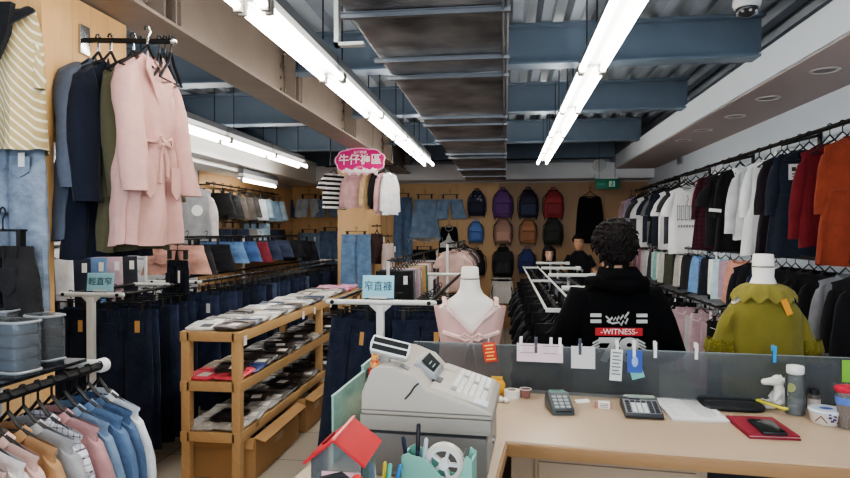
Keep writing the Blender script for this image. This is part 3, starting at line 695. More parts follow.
# ---------------------------------------------------------------- centre right racks of black clothes
t = T('clothes_rack', 'rack of black clothes with two long white edge bars, left of the hooded person', 'clothes rack', (.30, 3.35, 0))
for s in (-1, 1): tube_obj('edge_bar', [(s * .085, 0, 1.2), (s * .085, 4.1, 1.2)], .008, WMETAL, t)
tube_obj('rail', [(0, 0, 1.17), (0, 4.1, 1.17)], .012, RAILM, t)
for y in (0, 2.05, 4.1):
    MB().span((-.085, y - .012, 1.18), (.085, y + .012, 1.2)).build('cross_bar', WMETAL, t); tube_obj('post', [(0, y, 0), (0, y, 1.18)], .014, RAILM, t)
for i in range(24):
    kd = ['tshirt', 'folded', 'shirt'][i % 3]
    hung(kd, f'{nth(i)} black garment from the till end, rack of black clothes', (.30 + R.uniform(-.01, .01), 3.45 + i * .165, 1.17), .25 + R.uniform(-.1, .1), main=[BLK, cloth((34, 34, 38)), cloth((22, 22, 26))][i % 3], group='black clothes on the centre rack', var=i % 3, scale=(.9, 1, .95),
         hl=f'black hanger of the {nth(i)} garment on the rack of black clothes', hgroup='hangers on the rack of black clothes')
t = T('clothes_rack', 'rack with four white cross arms, half hidden behind the hooded person', 'clothes rack', (.6, 4.6, 0))
for y in (0, 1.42, 2.6, 3.8):
    MB().span((-.19, y - .02, 1.185), (.22, y + .02, 1.215)).build('arm', WMETAL, t, bevel=.004); MB().span((.2, y - .03, 1.18), (.25, y + .03, 1.22)).build('arm_cap', WMETAL, t, bevel=.006)
    tube_obj('post', [(0, y, 0), (0, y, 1.19)], .014, WMETAL, t)
tube_obj('rail', [(0, 0, 1.165), (0, 3.8, 1.165)], .012, RAILM, t)
for i in range(12):
    c, nm = [((30, 30, 34), 'black'), ((120, 122, 130), 'grey'), ((56, 60, 70), 'dark slate')][i % 3]
    hung('folded', f'{nth(i)} garment from the till end, rack with white cross arms', (.62, 4.75 + i * .3, 1.165), -.1, main=cloth(c), group='garments on the rack with white cross arms', var=i % 3, hl=f'black hanger of the {nth(i)} garment, rack with white cross arms', hgroup='hangers on the rack with white cross arms')
# ---------------------------------------------------------------- right wall: three rails
def wall_rail(label, x, y0, y1, z, twin=True):
    t = T('clothes_rail', label, 'clothes rail', (x, y0, z))
    tube_obj('rail', [(0, 0, 0), (0, y1 - y0, 0)], .013, RAILM, t)
    if twin: tube_obj('upper_bar', [(.12, 0, .05), (.12, y1 - y0, .05)], .009, RAILM, t)
    y = .4
    while y < y1 - y0:
        b = MB().tube([(0, y, -.012), (XR - x - .002, y, .06)], .011, 6); b.span((XR - x - .02, y - .02, -.06), (XR - x - .004, y + .02, .1)); b.build('bracket', RAILM, t)
        MB().box((-.02, y + .05, -.1), (.004, .045, .09)).build('price_card', PAPER, t)
        y += 1.25
    return t
wall_rail('top black wall rail on the right, carrying shirts and dresses', 2.05, 3.3, 10.2, 2.27)
wall_rail('middle black wall rail on the right, below the dresses', 2.03, 3.3, 10.2, 1.43, False)
wall_rail('lowest black wall rail on the right, near knee height clothes', 1.98, 3.3, 10.2, .90, False)
TOPR = [ # depth, kind, colour, name
 (853, 'dress', cloth((140, 52, 30)), 'rust red long sleeved shirt dress, nearest the camera on the top right rail', .96),
 (832, 'shirt', cloth((112, 24, 30)), 'dark red shirt squeezed beside the rust red dress, top right rail', 1.05),
 (801, 'dress', cloth((34, 40, 58)), 'navy belted dress with a paper tag, top right rail', 1.0),
 (786, 'dress', cloth((40, 32, 40)), 'dark plum dress just behind the navy dress, top right rail', .98),
 (771, 'dress', cloth((226, 228, 230), noise=.06), 'white collared shirt dress on the top right rail', 1.0),
 (759, 'shirt', cloth((198, 200, 204)), 'pale grey shirt behind the white shirt dress, top right rail', 1.0),
 (742, 'dress', cloth((28, 28, 31)), 'black dress with white neckline edging, top right rail', .98),
 (730, 'tshirt', cloth((34, 34, 38)), 'plain black T-shirt behind the white edged black dress', 1.1),
 (714, 'dress', cloth((74, 28, 42), (28, 20, 28), 'plaid'), 'dark red plaid dress with yellow tag, top right rail', .98),
 (705, 'tshirt', cloth((210, 168, 176)), 'pink T-shirt peeking out behind the plaid dress', 1.1),
 (681, 'tshirt', cloth((60, 62, 70)), 'slate T-shirt just behind the printed white T-shirt', 1.1),
 (687, 'tshirt', cloth((232, 233, 235), noise=.05), 'white T-shirt with grey printed front, top right rail', 1.25),
 (676, 'tshirt', cloth((226, 226, 228), noise=.05), 'plain white T-shirt right behind the printed white one', 1.2),
 (669, 'tshirt', cloth((40, 46, 64)), 'navy T-shirt beyond the printed white T-shirt', 1.15),
 (665, 'dress', cloth((36, 36, 42)), 'black dress beyond the navy T-shirt, top right rail', .95),
 (661, 'tshirt', cloth((112, 114, 120)), 'grey T-shirt beyond the black dress, top right rail', 1.15),
 (657, 'tshirt', cloth((50, 54, 68)), 'ink blue T-shirt before the far white T-shirt, top right rail', 1.1),
 (651, 'tshirt', cloth((230, 231, 233), noise=.05), 'far plain white T-shirt on the top right rail', 1.2),
 (646, 'tshirt', cloth((72, 72, 78)), 'dark grey T-shirt beyond the far white T-shirt', 1.15),
 (643, 'tshirt', cloth((96, 92, 98)), 'mid grey T-shirt near the back wall, top right rail', 1.15),
 (637, 'shirt', cloth((196, 184, 214)), 'lilac shirt near the back wall, top right rail', 1.05),
 (632, 'shirt', cloth((220, 176, 180)), 'pink shirt near the back wall, top right rail', 1.05),
 (628, 'shirt', cloth((214, 150, 148)), 'coral shirt at the back wall end, top right rail', 1.05)]
TOPG = []
for i, (y, k, m, lab, zs) in enumerate(TOPR):
    acc = WHITE if 'navy' not in lab else DKGREY
    px_ = y; y = P(y, 200, x=2.05).y; sc = (.84 if k == 'dress' else (.96 if 'white' in lab else .86), 1, zs * (.95 if k == 'dress' else 1.02))
    if px_ == 853: sc = (.76, 1, .97)
    if px_ == 705: sc = (.5, .8, 1.0)
    o = hung(k, lab, (2.05 + R.uniform(-.015, .015), y, 2.27), -.3 + R.uniform(-.1, .1), main=m, accent=acc if 'rust' not in lab else plain((150, 60, 30)), trim=(cloth((230, 230, 230)) if 'edging' in lab else None), var=i % 3, scale=sc,
             hl='black hanger of the ' + ' '.join(lab.replace(',', '').split()[:9]))
    TOPG.append(o)
for i in range(14):
    y = 4.1 + i * .42
    hanger(f'empty black hanger, {nth(i)} along the top right rail from the rust dress', (2.05, y, 2.27), -.6, w=.36, group='empty hangers on the top right rail')
# marks on a few of them
g = TOPG[2]; MB().box((-.05, -.062, -.26), (.075, .003, .115)).build('paper_tag', plain((196, 196, 196), .7), g); mb = MB(); mb.box((-.05, -.065, -.24), (.03, .002, .03)); mb.box((-.045, -.065, -.275), (.04, .002, .008)); mb.box((-.05, -.065, -.295), (.03, .002, .004)); mb.build('tag_print', plain((40, 40, 44), .7), g)
g = TOPG[6]
mb = MB().tube([(-.07, -.052, -.13), (-.04, -.055, -.24), (0, -.056, -.36)], .007, 5, flat=.5); mb.tube([(.07, -.052, -.13), (.05, -.055, -.2), (-.02, -.056, -.32)], .007, 5, flat=.5); mb.build('white_edging', WHITE, g)
mb = MB()
for z in (-.505,): mb.box((-.24, -.05, z), (.12, .004, .03), (0, .1, 0))
mb.build('white_stripe', WHITE, g); MB().box((.1, -.055, -.25), (.03, .003, .014)).build('white_emblem', WHITE, g)
g = TOPG[8]; MB().box((-.02, -.06, -.22), (.035, .003, .1)).build('yellow_tag', plain((206, 160, 50), .7), g)
g = TOPG[11]; mb = MB()
for k in range(5): 
    x = -.11 + k * .045; mb.span((x, -.052, -.42), (x + .006, -.049, -.27 - .02 * (k % 2))); mb.span((x + .028, -.052, -.41), (x + .033, -.049, -.28)); mb.span((x, -.052, -.29), (x + .034, -.049, -.284)); mb.span((x, -.052, -.41), (x + .034, -.049, -.404))
mb.tube([(0, -.052, -.19), (.012, -.052, -.23), (-.008, -.052, -.25), (.006, -.052, -.28)], .004, 5)
for k in range(7): mb.span((-.1 + k * .03, -.052, -.475), (-.1 + k * .03 + .02, -.049, -.455))
mb.build('front_print', plain((128, 130, 138), .7), g)
# middle rail
MIDC = [((24, 24, 28), 'black'), ((30, 30, 34), 'black'), ((120, 122, 128), 'grey'), ((28, 28, 32), 'black'), ((24, 24, 28), 'black'), ((32, 32, 36), 'black'), ((26, 26, 30), 'black'), ((26, 26, 30), 'black'), ((222, 222, 224), 'white'), ((38, 46, 78), 'navy'), ((30, 30, 34), 'black'), ((32, 34, 46), 'ink'),
 ((210, 140, 120), 'salmon'), ((172, 140, 160), 'mauve'), ((176, 214, 228), 'ice blue'), ((228, 230, 230), 'white'), ((36, 38, 48), 'dark navy'), ((56, 84, 150), 'polka dotted blue'), ((104, 152, 212), 'bright blue'), ((34, 34, 40), 'black'), ((44, 42, 46), 'charcoal'), ((214, 212, 206), 'cream lace'), ((178, 174, 168), 'stone'), ((34, 34, 38), 'black'), ((70, 74, 62), 'olive'), ((44, 44, 46), 'charcoal'), ((190, 190, 180), 'beige'), ((222, 222, 220), 'white'), ((128, 190, 186), 'teal'), ((180, 220, 214), 'mint'), ((70, 70, 76), 'slate'), ((224, 226, 228), 'white'), ((202, 206, 210), 'pale grey'), ((220, 190, 198), 'blush'), ((180, 130, 150), 'rose'), ((222, 200, 204), 'pale pink'), ((160, 110, 130), 'plum pink'), ((226, 206, 210), 'pink white')]
for i, (c, nm) in enumerate(MIDC):
    y = 3.72 + i * (.155 if i < 12 else .168)
    m = cloth(c) if 'dotted' not in nm and 'lace' not in nm else cloth(c, (224, 226, 230) if 'dotted' in nm else (150, 146, 140), 'dots', .5)
    k = 'shirt' if i < 12 else ['tank', 'folded'][i % 2]
    hung(k, f'{nm} garment, {nth(i)} from the near end of the middle right rail', (2.03 + R.uniform(-.01, .01), y, 1.43), (-.5 if i < 12 else -1.0) + R.uniform(-.15, .15), main=m, var=i % 3, group='clothes on the middle right rail', scale=(.74, .8, .82 if i < 12 else (.62 if k != 'folded' else .95)),
         hl=f'black hanger of the {nth(i)} garment from the near end, middle right rail', hgroup='hangers on the middle right rail')
for i in range(24):
    y = 3.75 + i * .26
    c, nm = ((200, 164, 176), 'pink') if 9 <= i <= 13 and i != 11 else (((200, 200, 204), 'pale grey') if i in (11, 4) else (((36, 36, 40), 'dark'), ((50, 46, 52), 'charcoal'))[i % 2])
    hung('folded' if i % 2 else 'jeans_slim', f'{nm} trousers, {nth(i)} from the near end of the lowest right rail', (1.98, y, .90), -.3 + R.uniform(-.1, .1), main=cloth(c), var=i % 3, group='trousers on the lowest right rail', scale=(1, 1, .78 if i % 2 == 0 else 1.6),
         hl=f'black hanger of the {nth(i)} trousers from the near end, lowest right rail', hgroup='hangers on the lowest right rail')
# ---------------------------------------------------------------- clothes and backpacks on the back wall
YW = YB - .1
def at(px, py, y=YW): return P(px, py, y=y)
def peg(p, label):
    o = MB().tube([(0, .07, .02), (0, 0, .02), (0, -.012, .035)], .006, 6).build('wall_hook', CHROME, None, p); tag(o, label, 'hook')
def wallhung(kind, px, py, label, hl, rz=0, **k):
    p = at(px, py, k.pop('y', YW)); return hung(kind, label, p, rz, hl=hl, **k)
DB = denim((126, 154, 188)); DL = denim((190, 206, 220)); DM = denim((96, 122, 164)); DD = denim((58, 76, 118))
g = wallhung('jeans', 403, 190, 'blue denim dungarees hanging on the back wall by the column', 'black clip hanger of the denim dungarees', main=DM, var=1, scale=(.8, 1, 1.12))
mb = MB().prism([(-.12, -.12), (.12, -.12), (.1, -.33), (-.1, -.33)], -.04, -.03); mb.build('bib', DM, g, loc=(0, 0, .0))
wallhung('skirt', 425, 191, 'light blue denim skirt with frayed hem on the back wall', 'black clip hanger of the frayed denim skirt', main=DB, scale=(1.18, 1, 1.28))
mb = MB()
for k in range(26): mb.tube([(-.25 + k * .02, 0, -.745), (-.25 + k * .02 + R.uniform(-.01, .01), -.01, -.8 + R.uniform(-.02, .02))], .004, 4)
mb.build('frayed_hem', DL, bpy.data.objects['skirt'], loc=(0, -.02, .13), rot=(0, 0, 0))
wallhung('shorts', 450, 191, 'light blue denim shorts on the back wall beside the frayed skirt', 'black clip hanger of the light blue shorts by the skirt', main=DB, var=1, scale=(1.15, 1, 1.25))
g = wallhung('tank', 449, 222, 'black and white cropped top below the light denim shorts', 'black hanger of the black and white cropped top', main=cloth((30, 30, 32)), scale=(.85, 1, .72), trim=WHITE)
mb = MB(); mb.prism([(-.17, -.5), (-.06, -.42), (0, -.25), (.06, -.42), (.17, -.5), (.18, -.6), (-.18, -.6)], -.05, -.045); mb.build('white_panel', cloth((214, 214, 210)), g)
wallhung('shorts', 424, 243, 'small black shorts below the frayed denim skirt', 'black clip hanger of the small black shorts', main=BLK, var=2, scale=(1.0, 1, 1.0))
g = wallhung('tank', 590, 188, 'black sleeveless dress on the back wall under the exit sign', 'black hanger of the black sleeveless dress', main=BLK, var=1, scale=(1.15, 1, 1.25))
def backpack(px, py, h, body, pocket, label, group='backpacks on the back wall', flap=False, dots=False):
    p = at(px, py); s = h / .42; pitch = R.uniform(-.06, .06)
    t = T('backpack', label, 'backpack', p, pitch); t.scale = (s, s, s)
    b = MB(); rings = []
    for k in range(13):
        u = k / 12; z = -.42 * u
        hw = .145 * min(1, (.30 + 1.5 * u) if u < .45 else 1) ** .6 * (1 if u < .9 else 1 - (u - .9) * 1.2)
        d = .075 * min(1, .35 + 2 * u) * (1 if u < .92 else .8)
        rings.append([(hw * sg(cos(2 * pi * j / 24), .55), -.02 - d + d * sg(sin(2 * pi * j / 24), .6), z) for j in range(24)])
    b.loft(rings).build('bag_body', body, t, smooth=True, ang=60)
    pk = MB(); rings = []
    for k in range(8):
        u = k / 7; hw = .115 * (1 if 0 < k < 7 else .92); d = .035 * (1 if 0 < k < 7 else .5)
        rings.append([(hw * sg(cos(2 * pi * j / 20), .5), -.155 - d * .5 + d * sg(sin(2 * pi * j / 20), .6), -.2 - .19 * u) for j in range(20)])
    fp = pk.loft(rings).build('front_pocket', pocket, t)
    MB().tube([(-.1, -.2, -.225), (.1, -.2, -.225)], .004, 5).build('zip', DKGREY, fp)
    MB().tube([(.13 * cos(a), -.165 + .03 * (1 - abs(cos(a))), -.13 + .105 * sin(a)) for a in [pi * k / 12 for k in range(13)]], .005, 5).build('zip', DKGREY, t)
    MB().tube([(-.035, -.05, -.01), (-.03, -.045, .035), (.03, -.045, .035), (.035, -.05, -.01)], .009, 6).build('top_handle', body, t)
    for q in (-1, 1): MB().tube([(q * .06, -.01, -.02), (q * .15, .0, -.12), (q * .16, .0, -.3), (q * .12, -.02, -.46)], .014, 6, flat=.5).build('strap', DKGREY, t)
    MB().box((0, -.2, -.3), (.04, .012, .03)).build('label_patch', plain((190, 190, 190), .6), t)
    if flap:
        MB().prism([(-.13, -.06), (.13, -.06), (.135, -.19), (.09, -.24), (-.09, -.24), (-.135, -.19)], -.2, -.17).build('flap', body, t, bevel=.006)
        for q in (-1, 1): MB().box((q * .05, -.206, -.27), (.018, .008, .12)).build('buckle_strap', DKGREY, t)
    if dots:
        d = MB()
        for k in range(11): d.ell((R.uniform(-.1, .1), -.17, -R.uniform(.08, .2)), (.008, .004, .008), 8, 5)
        d.build('star_print', WHITE, t)
    peg(p, 'metal wall hook above the ' + label.split(' backpack')[0] + ' backpack')
    return t
BP = lambda c: plain(tuple(min(255, int(v * 1.25 + 6)) for v in desat(c, .75)), .75, noise=.12, bump=.1)
backpack(477, 191, .42, BP((34, 40, 66)), BP((30, 34, 54)), 'navy backpack with white dots, top row of the back wall', dots=True)
backpack(503, 190, .46, BP((96, 52, 120)), BP((84, 44, 108)), 'purple backpack in the top row of the back wall')
backpack(528, 190, .46, BP((38, 40, 58)), BP((44, 50, 76)), 'dark navy backpack in the top row beside the purple one')
backpack(553, 190, .46, BP((150, 42, 48)), BP((128, 34, 42)), 'red backpack in the top row of the back wall')
backpack(476, 221, .36, BP((70, 108, 176)), BP((58, 92, 160)), 'small bright blue backpack in the second row')
backpack(503, 218, .42, BP((142, 104, 88)), BP((158, 118, 102)), 'dusty brown backpack in the second row below the purple one')
backpack(528, 219, .40, BP((150, 98, 64)), BP((132, 84, 54)), 'tan brown backpack in the second row beside the dusty brown one')
backpack(553, 218, .44, BP((40, 44, 42)), BP((34, 38, 36)), 'dark green black backpack below the red one')
backpack(503, 247, .48, BP((28, 28, 32)), BP((34, 34, 38)), 'black buckled backpack in the third row', flap=True)
backpack(527, 249, .40, BP((40, 52, 110)), BP((36, 44, 92)), 'dark blue backpack half hidden behind the centre rack')
backpack(477, 250, .42, BP((30, 30, 34)), BP((36, 36, 40)), 'black backpack in the third row below the bright blue one')
# white drawstring bag
p = at(502, 276); t = T('drawstring_bag', 'white drawstring bag hanging below the black buckled backpack', 'bag', p); t.scale = (1.2, 1, 1.25)
rings = []
for k in range(10):
    u = k / 9; hw = .13 + .04 * u ** .5 * (1 if u < .9 else .93); rings.append([(hw * sg(cos(2 * pi * j / 20), .7), -.06 + .05 * sg(sin(2 * pi * j / 20), .7) * (1 + .1 * sin(5 * j)), -.02 - .34 * u) for j in range(20)])
MB().loft(rings).build('bag_body', cloth((238, 236, 232)), t)
MB().tube([(.135 * cos(2 * pi * k / 20), -.06 + .055 * sin(2 * pi * k / 20), -.05) for k in range(20)], .014, 6, True).build('black_hem', BLK, t)
for q in (-1, 1): MB().tube([(q * .1, -.08, -.03), (q * .14, -.1, -.2), (q * .13, -.09, -.33)], .008, 5).build('cord', BLK, t)
peg(p, 'metal wall hook above the white drawstring bag')
# left part of the back wall
wallhung('shorts', 282, 192, 'dark blue denim shorts at the left end of the back wall', 'black clip hanger of the dark blue shorts at the left end', main=DD, var=0, scale=(1.05, 1, 1.2))
wallhung('shorts', 309, 191, 'pale washed denim shorts between two other shorts on the back wall', 'black clip hanger of the pale washed shorts', main=DL, var=1, scale=(1.15, 1, 1.2))
wallhung('shorts', 327, 192, 'light blue denim shorts close to the striped top', 'black clip hanger of the light blue shorts by the striped top', main=DB, var=2, scale=(1.0, 1, 1.15))
wallhung('jeans', 309, 226, 'mid blue jeans below the pale washed shorts on the back wall', 'black clip hanger of the mid blue jeans on the back wall', main=DB, var=0, scale=(1.05, 1, 1.05))
wallhung('jeans', 331, 224, 'darker blue jeans beside the mid blue jeans on the back wall', 'black clip hanger of the darker blue jeans on the back wall', main=DM, var=1, scale=(1.1, 1, 1.08))
wallhung('shorts', 281, 230, 'black shorts on the back wall near the left corner', 'black clip hanger of the black shorts near the left corner', main=BLK, var=1, scale=(1.1, 1, 1.1))
wallhung('jeans', 356, 228, 'light blue jeans hanging on the front of the plywood column', 'black clip hanger of the jeans on the column', main=denim((104, 140, 184)), var=3, scale=(.98, 1, .7), y=7.66)
# display arm over the column: sweater, striped top and strips of tops
pc = P(355, 166, y=7.2)
t = T('display_rail', 'black overhead rail in front of the column, holding the pink sweater', 'clothes rail', (pc.x, 7.2, pc.z + .0))
tube_obj('rail', [(-.36, 0, 0), (.5, 0, 0)], .011, RAILM, t)
for q in (-.3, .45): tube_obj('rod', [(q, 0, 0), (q, 0, .34)], .006, RAILM, t)
zc = pc.z
def disp(kind, px, label, hl, rz=0, **k):
    p = P(px, 166, y=7.2); return hung(kind, label, (p.x, 7.2, zc), rz, hl=hl, **k)
disp('sweater', 356, 'pink knit sweater hanging below the magenta sign', 'black hanger of the pink sweater', main=cloth((206, 160, 158)), scale=(.72, 1, .72))
disp('tshirt', 334, 'black and white striped top beside the pink sweater', 'black hanger of the striped top', .9, main=cloth((24, 24, 26), (226, 226, 224), 'hstripe', 1.3), scale=(.8, 1, .72))
for px, c, nm, rz in ((372, (212, 176, 124), 'beige', 1.0), (379, (30, 30, 32), 'black', 1.15), (384, (206, 160, 158), 'rose', 1.2), (390, (222, 222, 226), 'white', 1.2)):
    disp('shirt', px, f'{nm} top on the overhead rail right of the pink sweater', f'black hanger of the {nm} top on the overhead rail', rz, main=cloth(c), scale=(.8, 1, .72 + (.1 if px > 380 else 0)), var=2)
for px, py, c, nm, k in ((377, 226, (66, 46, 44), 'dark brown', 'folded'), (388, 236, (200, 176, 170), 'pale pink', 'folded')):
    p = P(px, py, y=8.0); garment(k, f'{nm} trousers hanging beside the plywood column', (p.x, 8.0, p.z), 1.2, main=cloth(c), scale=(.9, 1, 1.1)); hanger(f'black hanger of the {nm} trousers beside the column', (p.x, 8.0, p.z), 1.2, w=.3)
    o = MB().tube([(-1.74 - p.x, 0, 0), (.06, 0, 0)], .007, 6).build('wall_hook', RAILM, None, (p.x, 8.0, p.z)); tag(o, f'short black arm on the column carrying the {nm} trousers', 'hook')
# magenta cloud sign
p = P(360, 161, y=6.9); t = T('hanging_sign', 'magenta cloud shaped sign with white characters above the pink sweater', 'sign', p)
rim = []
for k in range(96):
    a = 2 * pi * k / 96; r = 1 + .07 * abs(sin(a * 4.5 + .4)); rim.append((.27 * r * sg(cos(a), .75), .135 * r * sg(sin(a), .8)))
MB().prism(rim, 0, .012).build('sign_board', plain((206, 24, 120), .5, noise=.04), t, smooth=False)
MB().tube([(a, -.002, b) for a, b in rim], .008, 5, True).build('white_rim', plain((236, 170, 200), .5), t)
text('牛仔褲區', .125, PAPER, t, (0, -.004, .01), bold=.002); text('台灣嚴選', .038, PAPER, t, (0, -.004, .095), bold=.0006); text('JEANS', .03, plain((250, 190, 215)), t, (0, -.004, -.068))
mb = MB()
for k in range(12): mb.ell((-.19 + k * .034, -.002, -.115 + .012 * sin(k * 2.1)), (.024, .004, .018 + .01 * (k % 3)), 10, 6)
mb.build('white_skyline', PAPER, t)
mb = MB()
for q in (-.15, .15): mb.tube([(q, .006, .1), (q, .006, .6)], .004, 5)
mb.build('hanging_wire', CHROME, t)
# ---------------------------------------------------------------- left wall: two rows of shorts
t = T('clothes_rail', 'upper black rail on the left wall with denim shorts', 'clothes rail', (-3.58, 7.1, 2.21)); tube_obj('rail', [(0, 0, 0), (0, 2.4, 0)], .011, RAILM, t)
for y in (.1, 1.2, 2.3): tube_obj('bracket', [(0, y, -.012), (-.14, y, -.012)], .008, RAILM, t)
t = T('clothes_rail', 'lower black rail on the left wall with dark shorts', 'clothes rail', (-3.58, 7.1, 1.80)); tube_obj('rail', [(0, 0, 0), (0, 2.4, 0)], .011, RAILM, t)
for y in (.1, 1.2, 2.3): tube_obj('bracket', [(0, y, -.012), (-.14, y, -.012)], .008, RAILM, t)
U = [((44, 44, 46), 'black'), ((52, 52, 54), 'charcoal'), ((96, 88, 82), 'taupe grey'), ((84, 78, 74), 'brown grey'), ((74, 70, 68), 'dark taupe'), ((196, 208, 216), 'near white denim'), ((160, 190, 214), 'pale blue denim'), ((130, 166, 200), 'light blue denim'), ((170, 200, 222), 'ice blue denim')]
for i, (c, nm) in enumerate(U):
    hung('shorts', f'{nm} shorts on the upper left wall rail', (-3.56, 7.25 + i * .24, 2.21), .5 + R.uniform(-.3, .3), main=cloth(c, None, 'denim', 1, .95, .3), var=i % 3, scale=(R.uniform(.85, 1.15), 1.2, R.uniform(.95, 1.25)), hl=f'black clip hanger of the {nm} shorts, upper left wall rail')
Lo = [((40, 48, 70), 'navy'), ((36, 40, 54), 'ink'), ((44, 54, 82), 'dark denim'), ((120, 120, 118), 'grey'), ((176, 200, 220), 'bleached denim'), ((150, 182, 210), 'washed blue'), ((40, 46, 66), 'midnight'), ((34, 38, 50), 'black blue')]
for i, (c, nm) in enumerate(Lo):
    hung('shorts' if i != 5 else 'jeans_slim', f'{nm} {"shorts" if i != 5 else "jeans"} on the lower left wall rail', (-3.56, 7.25 + i * .27, 1.80), .5 + R.uniform(-.3, .3), main=cloth(c, None, 'denim', 1, .95, .3), var=i % 3, scale=(1.1, 1, 1.3 if i != 5 else .5), hl=f'black clip hanger of the {nm} {"shorts" if i != 5 else "jeans"}, lower left wall rail')
p = P(192, 177, y=6.6)
g = hung('sweater', 'grey sweatshirt with pale sleeves hanging on the white slat board', p, .55, main=cloth((150, 152, 156)), hl='black hanger of the grey sweatshirt on the slat board', scale=(1, 1, 1.05))
for ch in list(bpy.data.objects):
    if ch.parent is g and ch.name.startswith('sleeve'): ch.material_slots[0].material = cloth((206, 196, 198))
MB().lathe([(.06, 0), (.06, .003)], 20, (.05, -.055, -.36), axis='y').build('round_print', plain((225, 225, 225), .7), g)
o = MB().tube([(0, 0, 0), (-.62, 0, 0)], .009, 6).build('wall_hook', RAILM, None, p); tag(o, 'black slat board arm carrying the grey sweatshirt', 'hook')
# ---------------------------------------------------------------- coats on the column
pr0 = (-1.70, 2.38, 2.40)
t = T('coat_rail', 'black straight arm on the pine column carrying the coats', 'clothes rail', pr0)
tube_obj('rail', [(-.03, 0, 0), (.36, 0, -.02)], .011, plain((60, 60, 62), .3, .8), t); MB().span((-.04, -.03, -.06), (-.028, .03, .06)).build('wall_plate', CHROME, t, bevel=.003); MB().ell((.36, 0, -.02), (.014, .018, .018)).build('end_cap', CHROME, t)
CO = [(.03, (80, 90, 108), 'grey blue denim coat nearest the pine column', .98), (.085, (26, 31, 48), 'navy hooded coat between the grey blue and olive coats', 1.06), (.185, (86, 82, 56), 'olive green coat behind the pink coat', 1.03), (.29, (212, 156, 146), 'pale pink trench coat with tied belt, outermost on the column arm', 1.0), ]
COATS = []
def coat(dx, c, lab, s, rz, ty=0):
    loc = (pr0[0] + dx, pr0[1] + ty, 2.40)
    g = garment('coat', lab, loc, rz, main=cloth(c, noise=.1), accent=plain(tuple(int(v * .7) for v in c)), var=len(COATS) % 3, scale=(.9 if 'pink' not in lab else .68, .8, s * .89)); COATS.append(g)
    t2 = T('hanger', 'black hanger of the ' + ' '.join(lab.split()[:6]), 'hanger', loc, rz)
    put('hanger_arms', hanger_mb(.36).mesh('hanger'), BLACK, t2); MB().tube([(0, 0, .022), (.017, 0, .004), (0, 0, -.02), (0, 0, -.05)], .005, 6).build('hook', CHROME, t2)
    return g
for i, (dx, c, lab, s) in enumerate(CO): coat(dx, c, lab, s, pi / 2 - .02 * i, -.07 if i == 3 else 0)
for k, nm in enumerate(('first', 'second', 'third')): hanger(f'{nm} empty black hanger at the outer end of the coat arm', (pr0[0] + .30 + k * .025, pr0[1], 2.385 - .001 * k), pi / 2 + .03 * k, w=.2)
# long dark coat hanging below
# ---------------------------------------------------------------- striped top on a half form, jeans and black shorts on the column's face
yc = 2.12
p = P(14, 40, y=yc - .1)
t = T('wall_form', 'black half torso form on the pine column wearing the striped top', 'mannequin', (p.x, yc, p.z))
mb = MB(); rings = []
for k in range(10):
    u = k / 9; hw = .03 + .05 * min(1, u * 2.2) ** .8; rings.append([(hw * cos(2 * pi * j / 20), -.06 - .05 * (.4 + .6 * u) * sin(2 * pi * j / 20), .12 - .5 * u) for j in range(20)])
mb.loft(rings).build('form', BLACK, t); MB().span((-.03, -.03, -.05), (.03, -.0, .05)).build('wall_plate', CHROME, t)
g = tag(body_shell(.19, .235, .50, .15, neck=.09, dip=.2, slope=.35, folds=6, seed=4, z0=.1, vneck=True, p=.8).build('top', cloth((184, 160, 104), (226, 218, 190), 'chevron', .8), None, (p.x, yc - .115, p.z)), 'khaki top with white diagonal stripes on the pine column', 'top')
for s in (-1, 1): sleeve(s, .18, .22, .035, .045, .05, .005, seed=3).build('sleeve', cloth((184, 160, 104), (226, 218, 190), 'chevron', 1.0), g)
mb = MB().tube([(-.08, -.05, .05), (-.045, -.1, 0), (0, -.115, -.06), (.045, -.1, 0), (.08, -.05, .05)], .03, 8, flat=.4); mb.prism([(-.055, .05), (.065, .05), (.05, -.05), (.005, -.15), (-.025, -.07)], -.125, -.1); o = mb.build('scarf', cloth((34, 34, 38)), None, (p.x + .035, yc - .125, p.z + .03), (0, 0, .1)); tag(o, 'black neckerchief tucked into the striped top', 'scarf')
p = P(8, 140, y=yc - .07)
hung('jeans', 'washed blue jeans below the striped top on the pine column', (p.x, yc - .06, p.z + .06), 0, main=denim((130, 146, 168), .35), hl='black clip hanger of the washed blue jeans', var=0, scale=(.72, 1, .62))
p = P(5, 222, y=yc - .13)
hung('shorts', 'black denim shorts with silver clips over the washed jeans', (p.x, yc - .14, p.z + .03), 0, main=denim((46, 44, 46), .3), hl='black clip hanger of the black shorts over the washed jeans', var=1, scale=(.62, 1, 1.0))
for s, q in ((0, 'upper'), (1, 'lower')):
    o = MB().tube([(0, 0, 0), (0, -.16, 0)], .008, 6).build('wall_hook', CHROME, None, (P(8, 140, y=yc - .07).x, yc, (P(8, 140, y=yc - .07).z + .06) if s == 0 else p.z + .03)); tag(o, f'{q} chrome arm on the pine column face', 'hook')
